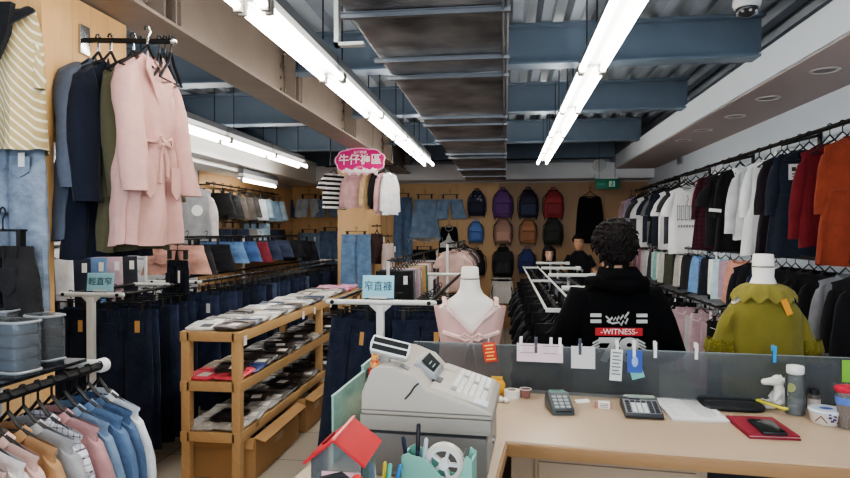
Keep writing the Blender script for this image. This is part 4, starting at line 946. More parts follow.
# ---------------------------------------------------------------- front left rack of shirts with glass shelf and bags
t = T('clothes_rack', 'front rack of pastel shirts with a dark glass shelf on top', 'clothes rack', (-1.30, .9, 0))
tube_obj('rail', [(0, 0, 1.17), (0, .95, 1.17)], .014, RAILM, t)
tube_obj('end_bar', [(0, .95, 1.175), (-.34, .95, 1.175)], .016, WMETAL, t)
MB().lathe([(.02, 0), (.023, .006), (.023, .03), (.015, .036)], 16, (0, .945, 1.17), axis='y').build('end_cap', WHITE, t)
for y in (.05, .92): tube_obj('post', [(-.34, y, 0), (-.34, y, 1.17)], .016, WMETAL, t)
tube_obj('rail', [(-.34, 0, 1.17), (-.34, .95, 1.17)], .014, RAILM, t); tube_obj('end_bar', [(0, .02, 1.17), (-.34, .02, 1.17)], .016, WMETAL, t)
MB().span((-.5, -.02, 1.188), (-.03, .93, 1.198)).build('glass_shelf', plain((28, 30, 34), .12, noise=.02), t, label='dark glass shelf plate')
SC = [((150, 132, 150), (222, 206, 214), 'plaid', 'lilac checked'), ((216, 176, 184), (170, 120, 134), 'vstripe', 'pink pinstriped'), ((176, 150, 176), (228, 214, 224), 'plaid', 'mauve checked'), ((206, 180, 190), None, 'plain', 'faded pink'), ((218, 186, 188), (60, 64, 96), 'vstripe', 'pink with navy stripes'), ((224, 192, 190), None, 'plain', 'blush pink'),
 ((212, 176, 164), (150, 90, 84), 'dots', 'dotted peach'), ((232, 222, 220), None, 'plain', 'off white'), ((222, 178, 166), None, 'plain', 'peach'), ((186, 138, 90), None, 'plain', 'mustard brown'), ((168, 168, 170), None, 'plain', 'light grey'), ((226, 224, 232), (86, 70, 104), 'plaid', 'white and violet plaid'), ((196, 140, 140), None, 'plain', 'dusty red'),
 ((120, 148, 182), None, 'denim', 'pale denim'), ((92, 122, 162), None, 'denim', 'mid denim'), ((80, 108, 148), None, 'denim', 'deep denim'), ((224, 228, 232), None, 'plain', 'crisp white')]
SHG = []
for i, (c, c2, kd, nm) in enumerate(SC):
    y = 1.0 + i * .053; m = cloth(c, c2, kd, .45) if kd != 'plain' else cloth(c)
    SHG.append(hung('shirt', f'{nm} shirt on the front left rack', (-1.30, y, 1.17), -.18 + R.uniform(-.06, .06), main=m, accent=plain((240, 240, 236)), var=i % 4, scale=(.88, .75, .8), hl=f'black hanger of the {nm} shirt on the front rack')); bpy.data.objects[-1] if False else None
def pvc_bag(p, w, h, d, rz, fold, label):
    t = T('clear_bag', label, 'bag', p, rz)
    mb = MB(); rings = []
    for k in range(8):
        u = k / 7; e = .94 if k in (0, 7) else 1
        rings.append([(w / 2 * e * sg(cos(2 * pi * j / 24), .45), d / 2 * e * sg(sin(2 * pi * j / 24), .5), h * u) for j in range(24)])
    mb.loft(rings).build('bag', glassy((206, 214, 218), .01, .10, hazecol=(220, 225, 228)), t)
    for z in (.012, h - .004): MB().tube([(w / 2 * sg(cos(2 * pi * j / 24), .45), d / 2 * sg(sin(2 * pi * j / 24), .5), z) for j in range(24)], .004, 5, True).build('piping', plain((150, 154, 158), .3), t)
    o = MB()
    for k in range(4): o.box((0, 0, .012 + h * .22 * (k + .5)), (w * .84 - .01 * (k % 2), d * .8, h * .2))
    o.build('folded_clothes', fold, t, bevel=.012)
    return t
p = P(16, 374, z=1.198); pvc_bag(p, .12, .155, .09, -.2, cloth((112, 120, 136)), 'clear zipped bag with grey blue clothes on the glass shelf')
p = P(45, 362, z=1.198); pvc_bag(p, .11, .15, .08, -.3, cloth((70, 68, 74)), 'clear zipped bag with charcoal clothes, behind the grey blue one')
p = P(8, 350, z=1.198); pvc_bag((p.x - .02, p.y, 1.198), .1, .14, .08, .1, cloth((54, 46, 48)), 'clear zipped bag with brown black clothes at the back of the glass shelf')
# ---------------------------------------------------------------- pine shelf with packets
SX0, SX1, SY0, SY1 = -2.03, -1.64, 3.68, 6.85
t = T('display_shelf', 'long pine display shelf with three tiers of packaged clothes', 'shelf', ((SX0 + SX1) / 2, SY0, 0))
hw = (SX1 - SX0) / 2; LY = SY1 - SY0; TZ = [.98, .665, .345]
for y in (0.0, 1.72, 2.55, LY - .05):
    for s in (-1, 1): MB().span((s * hw - .0275 * (1 + s), y, 0), (s * hw + .0275 * (1 - s), y + .06, .975)).build('leg', SHELFW, t, bevel=.003)
for z in TZ:
    for s in (-1, 1): MB().span((s * hw - .0225 * (1 + s) + s * .006, -.004, z - .065), (s * hw + .0225 * (1 - s) + s * .006, LY + .004, z)).build('side_rail', SHELFW, t, bevel=.003)
    for y in (0, LY - .03): MB().span((-hw, y, z - .062), (hw, y + .03, z - .002)).build('end_rail', SHELFW, t, bevel=.003)
    MB().span((-hw + .02, .02, z - .02), (hw - .02, LY - .02, z - .005)).build('shelf_board', SHELFW, t)
for k, y in enumerate((.06, 1.2, 1.5, 2.0)): MB().box((hw + .011, y, .93 if k else .92), (.003, .045, .06)).build('price_tag', PAPER, t)
def pack_mesh(sd, w=.195, d=.235, h=.022):
    r = random.Random(sd); mb = MB(); n = 9; top = []
    for s, f in ((0, .93), (.3, 1), (.7, 1), (1, .9)):
        ring = []
        for j in range(28):
            a = 2 * pi * j / 28
            ring.append((w / 2 * f * sg(cos(a), .25) + r.uniform(-.004, .004), d / 2 * f * sg(sin(a), .25) + r.uniform(-.003, .003), h * s + (r.uniform(-.003, .004) if s == 1 else 0)))
        mb.loft([ring], False, False); top.append(ring)
    mb = MB().loft(top); return mb.mesh('packet')
PK = [pack_mesh(k) for k in range(5)]
STK = MB().box((.03, -.05, .0245), (.07, .08, .002)).mesh('sticker'); FOLD = MB().tube([(-.085, .04, .022), (0, .045, .025), (.085, .035, .022)], .005, 5).mesh('fold')
PCOL = [((214, 212, 208), 'white'), ((178, 176, 174), 'pale grey'), ((150, 136, 120), 'tan'), ((88, 80, 78), 'brown grey'), ((196, 190, 184), 'cream'), ((120, 118, 120), 'grey'), ((60, 56, 58), 'dark brown'), ((190, 196, 200), 'silver'), ((84, 92, 110), 'slate blue')]
DCOL = [((66, 58, 54), 'dark brown'), ((48, 44, 44), 'black'), ((96, 92, 92), 'grey'), ((170, 168, 166), 'pale grey'), ((78, 70, 68), 'brown'), ((120, 118, 118), 'mid grey')]
def plastic(c):
    key = ('plastic', c)
    if key not in MATS:
        m = plain(c, .28, noise=.5, scale=16, spec=.5, bump=.6).copy(); MATS[key] = m
    return MATS[key]
def packet(x, y, z, rz, c, lab, group, i, tilt=0):
    o = put('clothing_packet', PK[i % 5], plastic(c), None, (x, y, z), (tilt, 0, rz)); tag(o, lab, 'packet', group)
    put('sticker', STK, PAPER if i % 3 else plain((60, 60, 64)), o); put('fold', FOLD, plastic(c), o)
    return o
LX = (SX0 + SX1) / 2
n = 0
for tier, (z, cols, nm, rows) in enumerate(((.98, PCOL, 'top', 19), (.665, DCOL, 'middle', 15), (.345, DCOL, 'lowest', 13))):
    for i in range(rows):
        for s, sd in ((-1, 'wall'), (1, 'aisle')):
            c, cn = cols[(i * 5 + (s > 0) * 3 + tier) % len(cols)]
            if tier == 0 and i >= 16: c, cn = [((190, 70, 100), 'pink red'), ((200, 150, 180), 'lilac pink')][(i + (s > 0)) % 2]
            if tier == 1 and i == 0: c, cn = ((226, 86, 104), 'coral pink')
            if tier == 1 and i == 1 and s > 0: c, cn = ((70, 84, 130), 'blue')
            if tier == 1 and i in (1, 2) and s < 0: c, cn = ((176, 160, 140), 'beige')
            if tier == 2 and i < 2: c, cn = ((186, 184, 182), 'clear wrapped pale')
            y = SY0 + .14 + i * (LY - .3) / (rows - 1)
            packet(LX + s * .1, y, z + .006 + .008 * ((i + (s > 0)) % 2), R.uniform(-.12, .12), c, f'{cn} packet, {nth(i)} from the near end, {sd} side of the {nm} shelf', f'packets on the {nm} shelf', n, R.uniform(.05, .12)); n += 1
            if tier and i % 2 == 0 and s > 0:
                c, cn = cols[(i * 3 + 1) % len(cols)]
                packet(LX + R.uniform(-.03, .05), y + .09, z + .034, R.uniform(-.4, .4), c, f'{cn} packet lying on two others, {nth(i)} row of the {nm} shelf', f'packets on the {nm} shelf', n, .05); n += 1
CARD = plain((184, 146, 102), .85, noise=.08, scale=8); CARDI = plain((130, 94, 60), .9)
def carton(x0, x1, y0, y1, h, label):
    t = T('cardboard_box', label, 'box', ((x0 + x1) / 2, (y0 + y1) / 2, 0)); a, b = (x1 - x0) / 2, (y1 - y0) / 2
    mb = MB(); mb.span((-a, -b, .005), (a, b, .012))
    for s in (-1, 1): mb.span((s * a - .003, -b, .005), (s * a + .003, b, h)); mb.span((-a, s * b - .003, .005), (a, s * b + .003, h))
    mb.build('box_walls', CARD, t)
    MB().box((a + .03, 0, h - .012), (.08, 2 * b, .005), (0, .35, 0)).build('flap', CARD, t); MB().box((0, -b - .02, h - .03), (2 * a, .005, .07), (-.35, 0, 0)).build('flap', CARD, t)
    MB().box((a + .004, 0, h * .55), (.002, .14, .05)).build('printed_label', plain((196, 170, 140), .8), t)
carton(-2.04, -1.60, 3.82, 4.66, .275, 'large open cardboard box under the near end of the pine shelf')
carton(-2.0, -1.58, 4.78, 5.35, .275, 'open cardboard box behind the large one under the pine shelf')
for k, (x, y, c, cn) in enumerate(((-1.85, 4.0, (150, 148, 146), 'grey'), (-1.75, 4.3, (70, 66, 66), 'dark'), (-1.85, 4.5, (190, 188, 186), 'white'), (-1.8, 4.98, (196, 192, 190), 'pale'), (-1.76, 5.18, (110, 106, 104), 'mid grey'))):
    packet(x, y, .19, R.uniform(-.5, .5), c, f'{cn} packet lying in the {"large" if k < 3 else "rear"} cardboard box under the shelf', None, k, .12)
# ---------------------------------------------------------------- counter
A0 = P(510, 441, z=.92); A1 = P(850, 466, z=.92); CR = math.atan2(A1.y - A0.y, A1.x - A0.x)
U_ = V((cos(CR), sin(CR), 0)); N_ = V((-sin(CR), cos(CR), 0))
def CW(u, v, z=0): return V((A0.x, A0.y, 0)) + U_ * u + N_ * v + V((0, 0, z))
def onc(px, py, z=.92):
    return P(px, py, z=z)
LAM = plain((190, 168, 142), .38, noise=.03, scale=8); LAME = wood('counter_edge', (166, 130, 92), (142, 106, 72), .5, knots=False, gap=0, long='x'); PANEL = plain((160, 138, 114), .5, noise=.04, scale=6); DARKIN = plain((40, 40, 46), .7)
t = T('sales_counter', 'beige laminate sales counter with wood edge that turns toward the till', 'counter', (A0.x, A0.y, 0), CR)
GV = .64; RU = 1.72; LU = -.56; LV = -1.15
MB().prism([(LU, LV), (-.015, LV), (-.015, 0), (RU, 0), (RU, GV + .06), (LU, GV + .06)], .885, .92, 'xy').build('worktop', LAM, t, bevel=.003)
e = MB(); e.span((-.012, -.012, .872), (RU, .004, .912)); e.span((-.019, LV, .872), (-.007, -.012, .912)); e.build('wood_edge', LAME, t, bevel=.003)
b = MB(); b.span((0, .05, .06), (.07, .07, .872)); b.span((.07, .05, .06), (.09, GV, .872)); b.build('end_panel', PANEL, t)
MB().span((.078, .035, .08), (.585, .055, .862)).build('cabinet_front', PANEL, t, bevel=.002)
for k, z in enumerate((.70,)):
    MB().span((.09, .026, z - .58), (.575, .036, z + .15)).build('drawer', PANEL, t, bevel=.003)
b = MB(); b.span((.585, .05, .06), (.61, GV, .872)); b.span((RU - .03, .05, .06), (RU, GV, .872)); b.build('side_panel', PANEL, t)
MB().span((.61, GV - .03, .06), (RU - .03, GV - .01, .872)).build('back_panel', DARKIN, t)
b = MB(); b.span((LU + .02, LV + .02, .06), (LU + .04, GV, .885)); b.span((-.05, LV + .02, .06), (-.03, .05, .885)); b.span((LU + .02, LV + .02, .06), (-.03, LV + .04, .885)); b.span((LU + .02, GV - .0, .0), (RU, GV + .02, .885)); b.build('body_panel', PANEL, t)
# frosted screen
FROST = glassy((196, 202, 204), .22, .20, 1.04, (150, 156, 160))
g0, g1 = P(414, 341.5, z=1.12), P(850, 358, z=1.12)
gd = (g1 - g0); gd.z = 0; gl = gd.length + .35; ga = math.atan2(gd.y, gd.x)
t = T('glass_screen', 'grey frosted glass screen standing along the back of the counter', 'screen', (g0.x, g0.y, .92), ga)
MB().span((0, -.003, 0), (gl, .003, .2)).build('glass_pane', FROST, t, bevel=.001)
MB().span((0, -.0035, .1995), (gl, .0035, .202)).build('top_edge', plain((130, 138, 140), .25), t)
MB().span((.0, -.008, 0), (gl, .008, .012)).build('base_strip', plain((110, 112, 112), .4, .4), t)
gdir = V((cos(ga), sin(ga), 0)); gn = V((sin(ga), -cos(ga), 0))
def gpt(px, py):
    """point on the front face of the screen"""
    r = P(px, py, d=1) - CAM; k = (g0 - CAM).dot(gn) / r.dot(gn); return CAM + r * k + gn * .005
MB().box(((gpt(847, 372) - g0).to_2d().length, -.006, .15), (.04, .004, .085)).build('green_sticker', plain((120, 176, 60), .6), t)
MINT = glassy((196, 232, 222), .25, .62, 1.04, (176, 222, 208))
def mint(p0, p1, z0, z1, label):
    d = p1 - p0; t = T('acrylic_screen', label, 'screen', (p0.x, p0.y, z0), math.atan2(d.y, d.x)); L = V((d.x, d.y)).length
    MB().span((0, -.003, 0), (L, .003, z1 - z0)).build('pane', MINT, t, bevel=.001)
    MB().span((0, -.004, z1 - z0), (L, .004, z1 - z0 + .004)).build('top_edge', plain((150, 190, 178), .4), t)
    return t
mt = mint(V((-.50, 1.76, 0)), V((-.485, 2.1, 0)), .92, 1.12, 'mint frosted acrylic panel left of the cash register, nearer one'); mint(V((-.492, 2.104, 0)), V((-.48, 2.5, 0)), .92, 1.135, 'mint frosted acrylic panel left of the cash register, farther one')
o = MB().box((0, 0, 0), (.004, .035, .07)).build('red_notice', plain((190, 50, 50), .6), None, (-.488 + .011, 2.16, 1.085)); tag(o, 'small red notice stuck on the mint acrylic panel', 'notice')
mb = MB()
for k in range(4): mb.box((.0025, 0, .02 - k * .013), (.001, .024, .005))
mb.build('print', PAPER, o)
o = MB().box((0, 0, 0), (.004, .03, .055)).build('blue_card', plain((60, 90, 170), .5), None, (-.478 + .011, 2.30, 1.10)); tag(o, 'small blue and white card behind the register on the mint panel', 'card'); MB().box((.0025, 0, .016), (.001, .026, .018)).build('white_band', PAPER, o)
# clips and notes on the frosted screen
def clip(px, py, c, label):
    p = gpt(px, py); t = T('clothes_peg', label, 'clip', V((p.x, p.y, 0)) - gn * .005 + V((0, 0, 1.122)), ga); m = plain(c, .45)
    for s in (-1, 1): MB().add([(-.006, s * .004, -.03), (.006, s * .004, -.03), (.006, s * .006, .005), (-.006, s * .006, .005), (-.006, s * .012, .035), (.006, s * .012, .035), (-.006, s * .009, -.03), (.006, s * .009, -.03), (.006, s * .011, .005), (-.006, s * .011, .005), (-.006, s * .016, .035), (.006, s * .016, .035)],
        [(0, 1, 2, 3), (3, 2, 5, 4), (6, 9, 8, 7), (9, 10, 11, 8), (0, 6, 7, 1), (4, 5, 11, 10), (0, 3, 9, 6), (3, 4, 10, 9), (1, 7, 8, 2), (2, 8, 11, 5)]).build('jaw', m, t)
    MB().tube([(-.008, 0, .008), (.008, 0, .008)], .007, 8).build('spring', CHROME, t)
for px, c, lab in ((521, (230, 230, 228), 'white clothes peg at the left corner of the first pink note'), (536, (90, 90, 96), 'grey clothes peg at the right corner of the first pink note'), (551, (225, 225, 222), 'white clothes peg between the two pink notes'), (560, (236, 236, 236), 'white clothes peg at the right corner of the second pink note'), (580, (70, 74, 90), 'dark clothes peg holding the blank white note'), (617, (232, 232, 230), 'white clothes peg holding the printed receipt'), (634, (228, 230, 226), 'white clothes peg holding the blue card'), (655, (234, 234, 232), 'empty white clothes peg right of the blue card'), (696, (222, 222, 220), 'empty white clothes peg below the middle right rail'), (774, (40, 150, 210), 'blue clothes peg in front of the olive blouse')):
    clip(px, 352, c, lab)
def note(px0, px1, py0, py1, c, name, label, cat='note', lines=0, lc=(150, 130, 140), tilt=0, off=0):
    a, b = gpt(px0, (py0 + py1) / 2), gpt(px1, (py0 + py1) / 2); top, bot = gpt((px0 + px1) / 2, py0), gpt((px0 + px1) / 2, py1)
    c_ = (a + b) / 2; W_, H_ = (b - a).length, top.z - bot.z
    t = T(name, label, cat, (c_.x + gn.x * off, c_.y + gn.y * off, (top.z + bot.z) / 2), ga); t.rotation_euler = (0, tilt, ga)
    MB().loft([[(W_ * (i / 4 - .5), -.002 - .006 * ((k / 3) ** 2), H_ * (.5 - k / 3)) for i in range(5)] for k in range(4)], closed=False).build('sheet', plain(c, .8, noise=.03), t)
    if lines:
        mb = MB()
        for k in range(lines): mb.box((-.05 * W_ * (k % 2), -.009, H_ * (.4 - .8 * k / lines)), (W_ * (.75 - .15 * (k % 2)), .001, H_ * .035))
        mb.build('writing', plain(lc, .7), t)
    return t, W_, H_
note(517, 540, 343, 361, (226, 206, 212), 'paper_note', 'pink handwritten note clipped to the screen, nearer the register', lines=2)
note(540, 563, 344, 362, (226, 206, 212), 'paper_note', 'pink handwritten note clipped to the screen, right beside the first one', lines=2)
note(571, 595, 346, 368, (206, 204, 206), 'paper_note', 'blank white note clipped to the screen right of the pink notes')
note(610, 622, 349, 380, (226, 226, 224), 'receipt', 'long printed receipt clipped in front of the hooded person', 'receipt', 7, (110, 110, 112), .05)
t, W_, H_ = note(627, 642, 350, 372, (66, 92, 170), 'blue_card', 'blue picture card clipped beside the printed receipt', 'card'); MB().ell((0, -.01, 0), (W_ * .22, .002, H_ * .25), 10, 6).build('picture', plain((150, 176, 220), .5), t)
note(630, 643, 366, 378, (120, 180, 176), 'teal_card', 'teal card hanging from under the blue card', 'card', tilt=-.3, off=-.001)
p = gpt(490, 352)
t = T('swing_tag', 'red and orange price tag hanging at the pink camisole', 'tag', (p.x, p.y, p.z), ga + .0); t.rotation_euler = (0, -.15, ga)
MB().box((0, 0, 0), (.055, .003, .085)).build('tag_card', plain((198, 60, 40), .6), t, bevel=.001)
mb = MB()
for k in range(5): mb.box((0, -.002, .03 - k * .015), (.04 - .01 * (k % 2), .001, .006))
mb.build('print', plain((240, 190, 110), .6), t); MB().tube([(0, 0, .042), (.004, .0, .06), (.015, .004, .075)], .0015, 5).build('string', PAPER, t)
# ---------------------------------------------------------------- cash register
GREY = plain((176, 170, 160), .5, noise=.03); GREY2 = plain((146, 141, 134), .55, noise=.03); GREYD = plain((108, 104, 100), .5, noise=.04)
r0 = V((-.395, 1.70, .92)); RZ = CR * .6
t = T('cash_register', 'grey electronic cash register on a metal cash drawer', 'cash register', r0, RZ); t.scale = (.9, .95, .93)
dw = MB().span((0, 0, .004), (.385, .37, .13)).build('cash_drawer', GREYD, t, bevel=.004)  # drawer grey darkened, the shade it stands in is put into the colour
MB().span((.383, .02, .02), (.389, .35, .115)).build('drawer_front', GREY2, dw, bevel=.002)
MB().lathe([(.012, 0), (.012, .006)], 14, (.389, .18, .07), axis='x').build('lock', CHROME, dw)
base = [(-.005, .14), (.392, .14), (.398, .155), (.398, .185), (-.008, .185), (-.008, .15)]
MB().prism(base, -.005, .375, 'xz').build('base', GREY2, t, bevel=.004)
MB().span((.006, .01, .13), (.375, .36, .141)).build('base_gap', DKGREY, t)
up = [(-.006, .186), (.40, .186), (.402, .201), (.385, .214), (.20, .269), (.165, .306), (.09, .333), (.055, .335), (.025, .318), (-.004, .252)]
MB().prism(up, -.003, .372, 'xz').build('upper_case', GREY, t, bevel=.008, seg=3)
MB().tube([(-.006, -.004, .2), (.398, -.004, .2)], .002, 5).build('seam', GREYD, t)
MB().tube([(.135, -.004, .237), (.152, -.004, .255), (.165, -.004, .275), (.178, -.005, .286)], .003, 5).build('side_groove', DKGREY, t)
# sloped keyboard plate
sa = math.atan2(.214 - .269, .385 - .20); m_ = Matrix.Rotation(-sa, 3, 'Y')
def kp(a, v, h=0): 
    """point on the sloped top: a along the slope from its upper end, v across, h above it"""
    return V((.20, v, .269)) + V((cos(sa), 0, sin(sa))) * a + V((-sin(sa), 0, cos(sa))) * h
MB().box(kp(.1, .19, .002), (.185, .34, .006), m_).build('key_panel', plain((190, 185, 176), .5, noise=.02), t, bevel=.002)
KEY = plain((226, 226, 224), .45, noise=.02); KEYD = plain((150, 152, 156), .5)
kb = MB(); kd = MB(); n = 0
for i in range(6):
    for j in range(8):
        q = kp(.075 + i * .0195, .075 + j * .034, .008)
        (kd if (i * 7 + j * 3) % 11 == 0 else kb).box(q, (.0155, .028, .009), m_)
kb.build('keys', KEY, t, bevel=.0015, label='rows of white keys'); kd.build('keys', KEYD, t, bevel=.0015, label='grey function keys')
MB().box(kp(.17, .04, .007), (.045, .05, .004), m_).build('menu_card', plain((214, 218, 220), .4), t, bevel=.001)
MB().box(kp(.03, .30, .006), (.05, .07, .006), m_).build('receipt_cover', GREY, t, bevel=.002)
MB().box(kp(.015, .12, .005), (.03, .06, .005), m_).build('journal_slot', DKGREY, t, bevel=.001)
MB().box(V((.125, .04, .3235)), (.03, .03, .004), (0, .45, 0)).build('paper_window', plain((120, 120, 118), .3), t)
# operator display wedge
od = MB().prism([(.135, .310), (.215, .274), (.21, .299), (.155, .336), (.14, .334)], .10, .27, 'xz').build('operator_display', plain((150, 154, 156), .4), t, (0, 0, -.012), bevel=.004)
MB().box((.1845, .185, .319), (.06, .13, .003), (0, .76, 0)).build('display_glass', plain((52, 58, 60), .15), od)
mb = MB()
for k in range(3): mb.box((.170 + k * .012, .17, .3315 - k * .0085), (.004, .05, .002), (0, .76, 0))
mb.build('digits', plain((150, 170, 160), .4), od)
# customer pole display
pd = MB().span((.04, .05, .33), (.07, .08, .37)).build('display_neck', GREY, t, bevel=.004)
hd = MB().prism([(-.035, -.03), (.105, -.03), (.11, .0), (.105, .03), (-.035, .03), (-.04, 0)], 0, .05, 'xz').build('customer_display', WHITE, t, (.05, .03, .392), (-.5, .22, .12), bevel=.006); hd.scale = (.86, .86, .86)
for za, zb in ((-.022, -.003), (.004, .022)):
    MB().span((-.03, -.0015, za), (.10, .002, zb)).build('display_window', BLACK, hd)
# figurine on the till
p = r0 + V((.03, .02, .298))
t = T('figurine', 'tiny orange cat figurine standing on top of the cash register', 'figurine', p, .3); t.scale = (.8, .8, .8)
mb = MB().lathe([(.012, 0), (.014, .008), (.011, .02), (.007, .026)], 14); mb.ell((0, 0, .034), (.014, .012, .012), 14, 8)
for s in (-1, 1): mb.ell((s * .009, 0, .045), (.004, .003, .006), 8, 6); mb.ell((s * .013, -.004, .018), (.004, .004, .008), 8, 6)
mb.build('cat', plain((222, 150, 80), .4), t); MB().box((0, 0, .0225), (.022, .02, .005)).build('collar', plain((200, 50, 50), .5), t, bevel=.002)
mb = MB()
for s in (-1, 1): mb.ell((s * .005, -.0115, .037), (.0015, .001, .002), 6, 4)
mb.build('eyes', BLACK, t)
# ---------------------------------------------------------------- red roofed box
p = P(342, 470, d=1.3); q = V((-.335, 1.27, .91))
t = T('donation_box', 'clear invoice collection box with a red house roof', 'box', q, -.02); pass
ACR = glassy((236, 240, 242), .01, .08)
w2, d2, hb = .052, .058, .238
mb = MB()
for s in (-1, 1): mb.span((s * w2 - .0015, -d2, 0), (s * w2 + .0015, d2, hb)); mb.prism([(-w2, 0), (w2, 0), (w2, hb), (0, hb + .031), (-w2, hb)], s * d2 - .0015, s * d2 + .0015)
mb.build('clear_walls', ACR, t); MB().span((-w2, -d2, 0), (w2, d2, .006)).build('base', plain((210, 60, 60), .4), t)
RED = plain((190, 24, 36), .55, noise=.04)
for s in (-1, 1):
    MB().add([(0, -d2 - .02, hb + .037), (0, d2 + .02, hb + .037), (s * (w2 + .010), d2 + .02, hb - .012), (s * (w2 + .010), -d2 - .02, hb - .012), (0, -d2 - .02, hb + .041), (0, d2 + .02, hb + .041), (s * (w2 + .012), d2 + .02, hb - .008), (s * (w2 + .012), -d2 - .02, hb - .008)],
        [(0, 1, 2, 3), (4, 7, 6, 5), (0, 3, 7, 4), (1, 5, 6, 2), (3, 2, 6, 7), (0, 4, 5, 1)]).build('roof_panel', RED, t)
MB().box((-.034, 0, hb + .0185), (.012, .06, .004), (0, -.56, 0)).build('slot', plain((120, 16, 26), .5), t)
MB().box((-.0, 0, hb + .043), (.006, 2 * d2 + .04, .004)).build('ridge_tape', plain((226, 120, 120), .3), t)
mb = MB()
for k in range(9): mb.box((R.uniform(-.03, .03), R.uniform(-.02, .02), .02 + k * .018), (.05, .04, .002), (R.uniform(-.5, .5), R.uniform(-.5, .5), R.uniform(0, 3)))
mb.build('slips', PAPER, t)
n_ = MB().box((.01, -d2 - .003, .13), (.08, .002, .16)).build('notice_sheet', plain((226, 182, 190), .8, noise=.03), t)
mb = MB(); mb.box((.01, -d2 - .0045, .195), (.065, .001, .007))
for k in range(8): mb.box((.01 - .006 * (k % 3), -d2 - .0045, .18 - k * .014), (.064 - .012 * (k % 3), .001, .003))
mb.build('notice_print', plain((150, 90, 104), .7), n_)
MB().box((-.042, -d2 - .003, .18), (.017, .002, .02)).build('red_sticker', plain((200, 40, 44), .5), t); MB().box((-.042, -d2 - .0045, .182), (.012, .001, .004)).build('sticker_print', PAPER, t)
# ---------------------------------------------------------------- mint desk organiser with tape roll and pens
q = V((-.155, 1.47, .92))
t = T('tape_dispenser', 'mint green desk organiser with a tape roll and pen tray', 'tape dispenser', q, CR - .02)
MG = plain((122, 176, 162), .35, noise=.03)
prof = [(-.085, 0), (.085, 0), (.085, .155), (.07, .165), (.062, .13), (.045, .095), (.02, .10), (-.01, .135), (-.03, .15), (-.06, .155), (-.07, .16), (-.085, .15)]
for s in (-1, 1): MB().prism(prof, s * .032 - .003, s * .032 + .003).build('side_wall', MG, t, bevel=.002)
b = MB(); b.span((-.085, -.03, 0), (.085, .03, .035)); b.span((-.085, -.03, 0), (-.079, .03, .15)); b.span((-.035, -.03, 0), (-.03, .03, .14)); b.span((.079, -.03, 0), (.085, .03, .15)); b.build('tray', MG, t)
MB().tube([(.062, -.028, .158), (.062, .028, .158)], .0035, 6).build('cutter', CHROME, t)
mb = MB().lathe([(.050, -.011), (.050, .011), (.040, .011), (.040, -.011), (.050, -.011)], 32, axis='y', cap=False); o = mb.build('tape_roll', plain((222, 218, 206), .35), None, t.location + V((.012, 0, .128))); o.rotation_euler = (0, 0, CR); tag(o, 'clear tape roll standing in the mint organiser', 'tape')
mb = MB().lathe([(.040, -.009), (.040, .009), (.034, .009), (.034, -.009), (.040, -.009)], 28, axis='y', cap=False); mb.lathe([(.012, -.012), (.012, .012)], 14, axis='y')
for k in range(5): a = 2 * pi * k / 5; mb.box((.023 * cos(a), 0, .023 * sin(a)), (.024, .012, .007), (0, -a, 0))
mb.build('tape_core', WHITE, o)
def pen(loc, L, body, cap, tilt, label, cat='pen'):
    t = T('pen', label, cat, loc); t.rotation_euler = tilt
    MB().lathe([(.001, 0), (.0045, .012), (.0048, L * .65)], 10).build('barrel', plain(body, .4), t); MB().lathe([(.0052, L * .64), (.0052, L - .004), (.003, L)], 10).build('cap', plain(cap, .35), t); MB().box((0, .0062, L * .83), (.003, .002, L * .22)).build('clip', plain(cap, .35), t)
for dx, bc, cc, ti, nm in ((-.068, (210, 214, 224), (30, 34, 60), (.1, -.12, 0), 'navy capped pen leaning left in the mint organiser'), (-.058, (60, 66, 96), (24, 24, 30), (-.15, .02, 0), 'tall black pen in the mint organiser'), (-.048, (226, 228, 232), (190, 194, 206), (.12, .12, 0), 'silver white pen in the mint organiser')):
    c, s_ = cos(CR), sin(CR); pen(q + V((dx * c, dx * s_, .04)), .155 if 'tall' not in nm else .175, bc, cc, ti, nm)
# cup of markers at the very front
q = V((-.285, 1.42, .92))
t = T('pen_cup', 'pen cup crowded with small markers, in front of the mint organiser', 'cup', q); MB().lathe([(.03, 0), (.034, .09), (.031, .09), (.028, .005)], 20, cap=False).build('cup_wall', plain((206, 206, 210), .4), t); MB().lathe([(.029, 0), (.029, .004)], 20).build('cup_base', plain((206, 206, 210), .4), t)
for dx, dy, c1, c2, ti, nm in ((0, .006, (236, 232, 220), (206, 190, 70), (0, .05, 0), 'thick white marker with yellow band in the pen cup'), (-.014, 0, (228, 170, 150), (210, 90, 70), (.1, -.15, 0), 'salmon marker in the pen cup'), (.014, .004, (150, 196, 220), (60, 130, 190), (0, .22, 0), 'light blue marker in the pen cup'), (.004, -.012, (224, 226, 230), (90, 190, 180), (-.1, .12, 0), 'white marker with teal cap in the pen cup'), (-.008, -.012, (234, 230, 226), (220, 220, 224), (-.1, -.1, 0), 'plain white marker in the pen cup')):
    pen(q + V((dx, dy, .008)), .135, c1, c2, ti, nm, 'marker')
o = MB().tube([(-.02, -.02, .0), (-.03, -.02, .09), (-.01, -.02, .125), (.03, -.015, .13), (.05, -.01, .12), (.06, -.0, .10), (.06, 0, 0)], .004, 6).build('cable', BLACK, None, (-.335, 1.15, .92)); o.scale = (1, 1, 1.72); tag(o, 'black looped cable in front of the clear collection box', 'cable')
o = MB().ell((0, 0, 0.012), (.012, .012, .012), 12, 8).build('red_bead', plain((210, 50, 44), .35), None, (-.275, 1.135, 1.122)); tag(o, 'red ball button beside the black cable', 'button')
MB().tube([(0, 0, 0), (0, 0, -.202)], .004, 6).build('stem', BLACK, o)
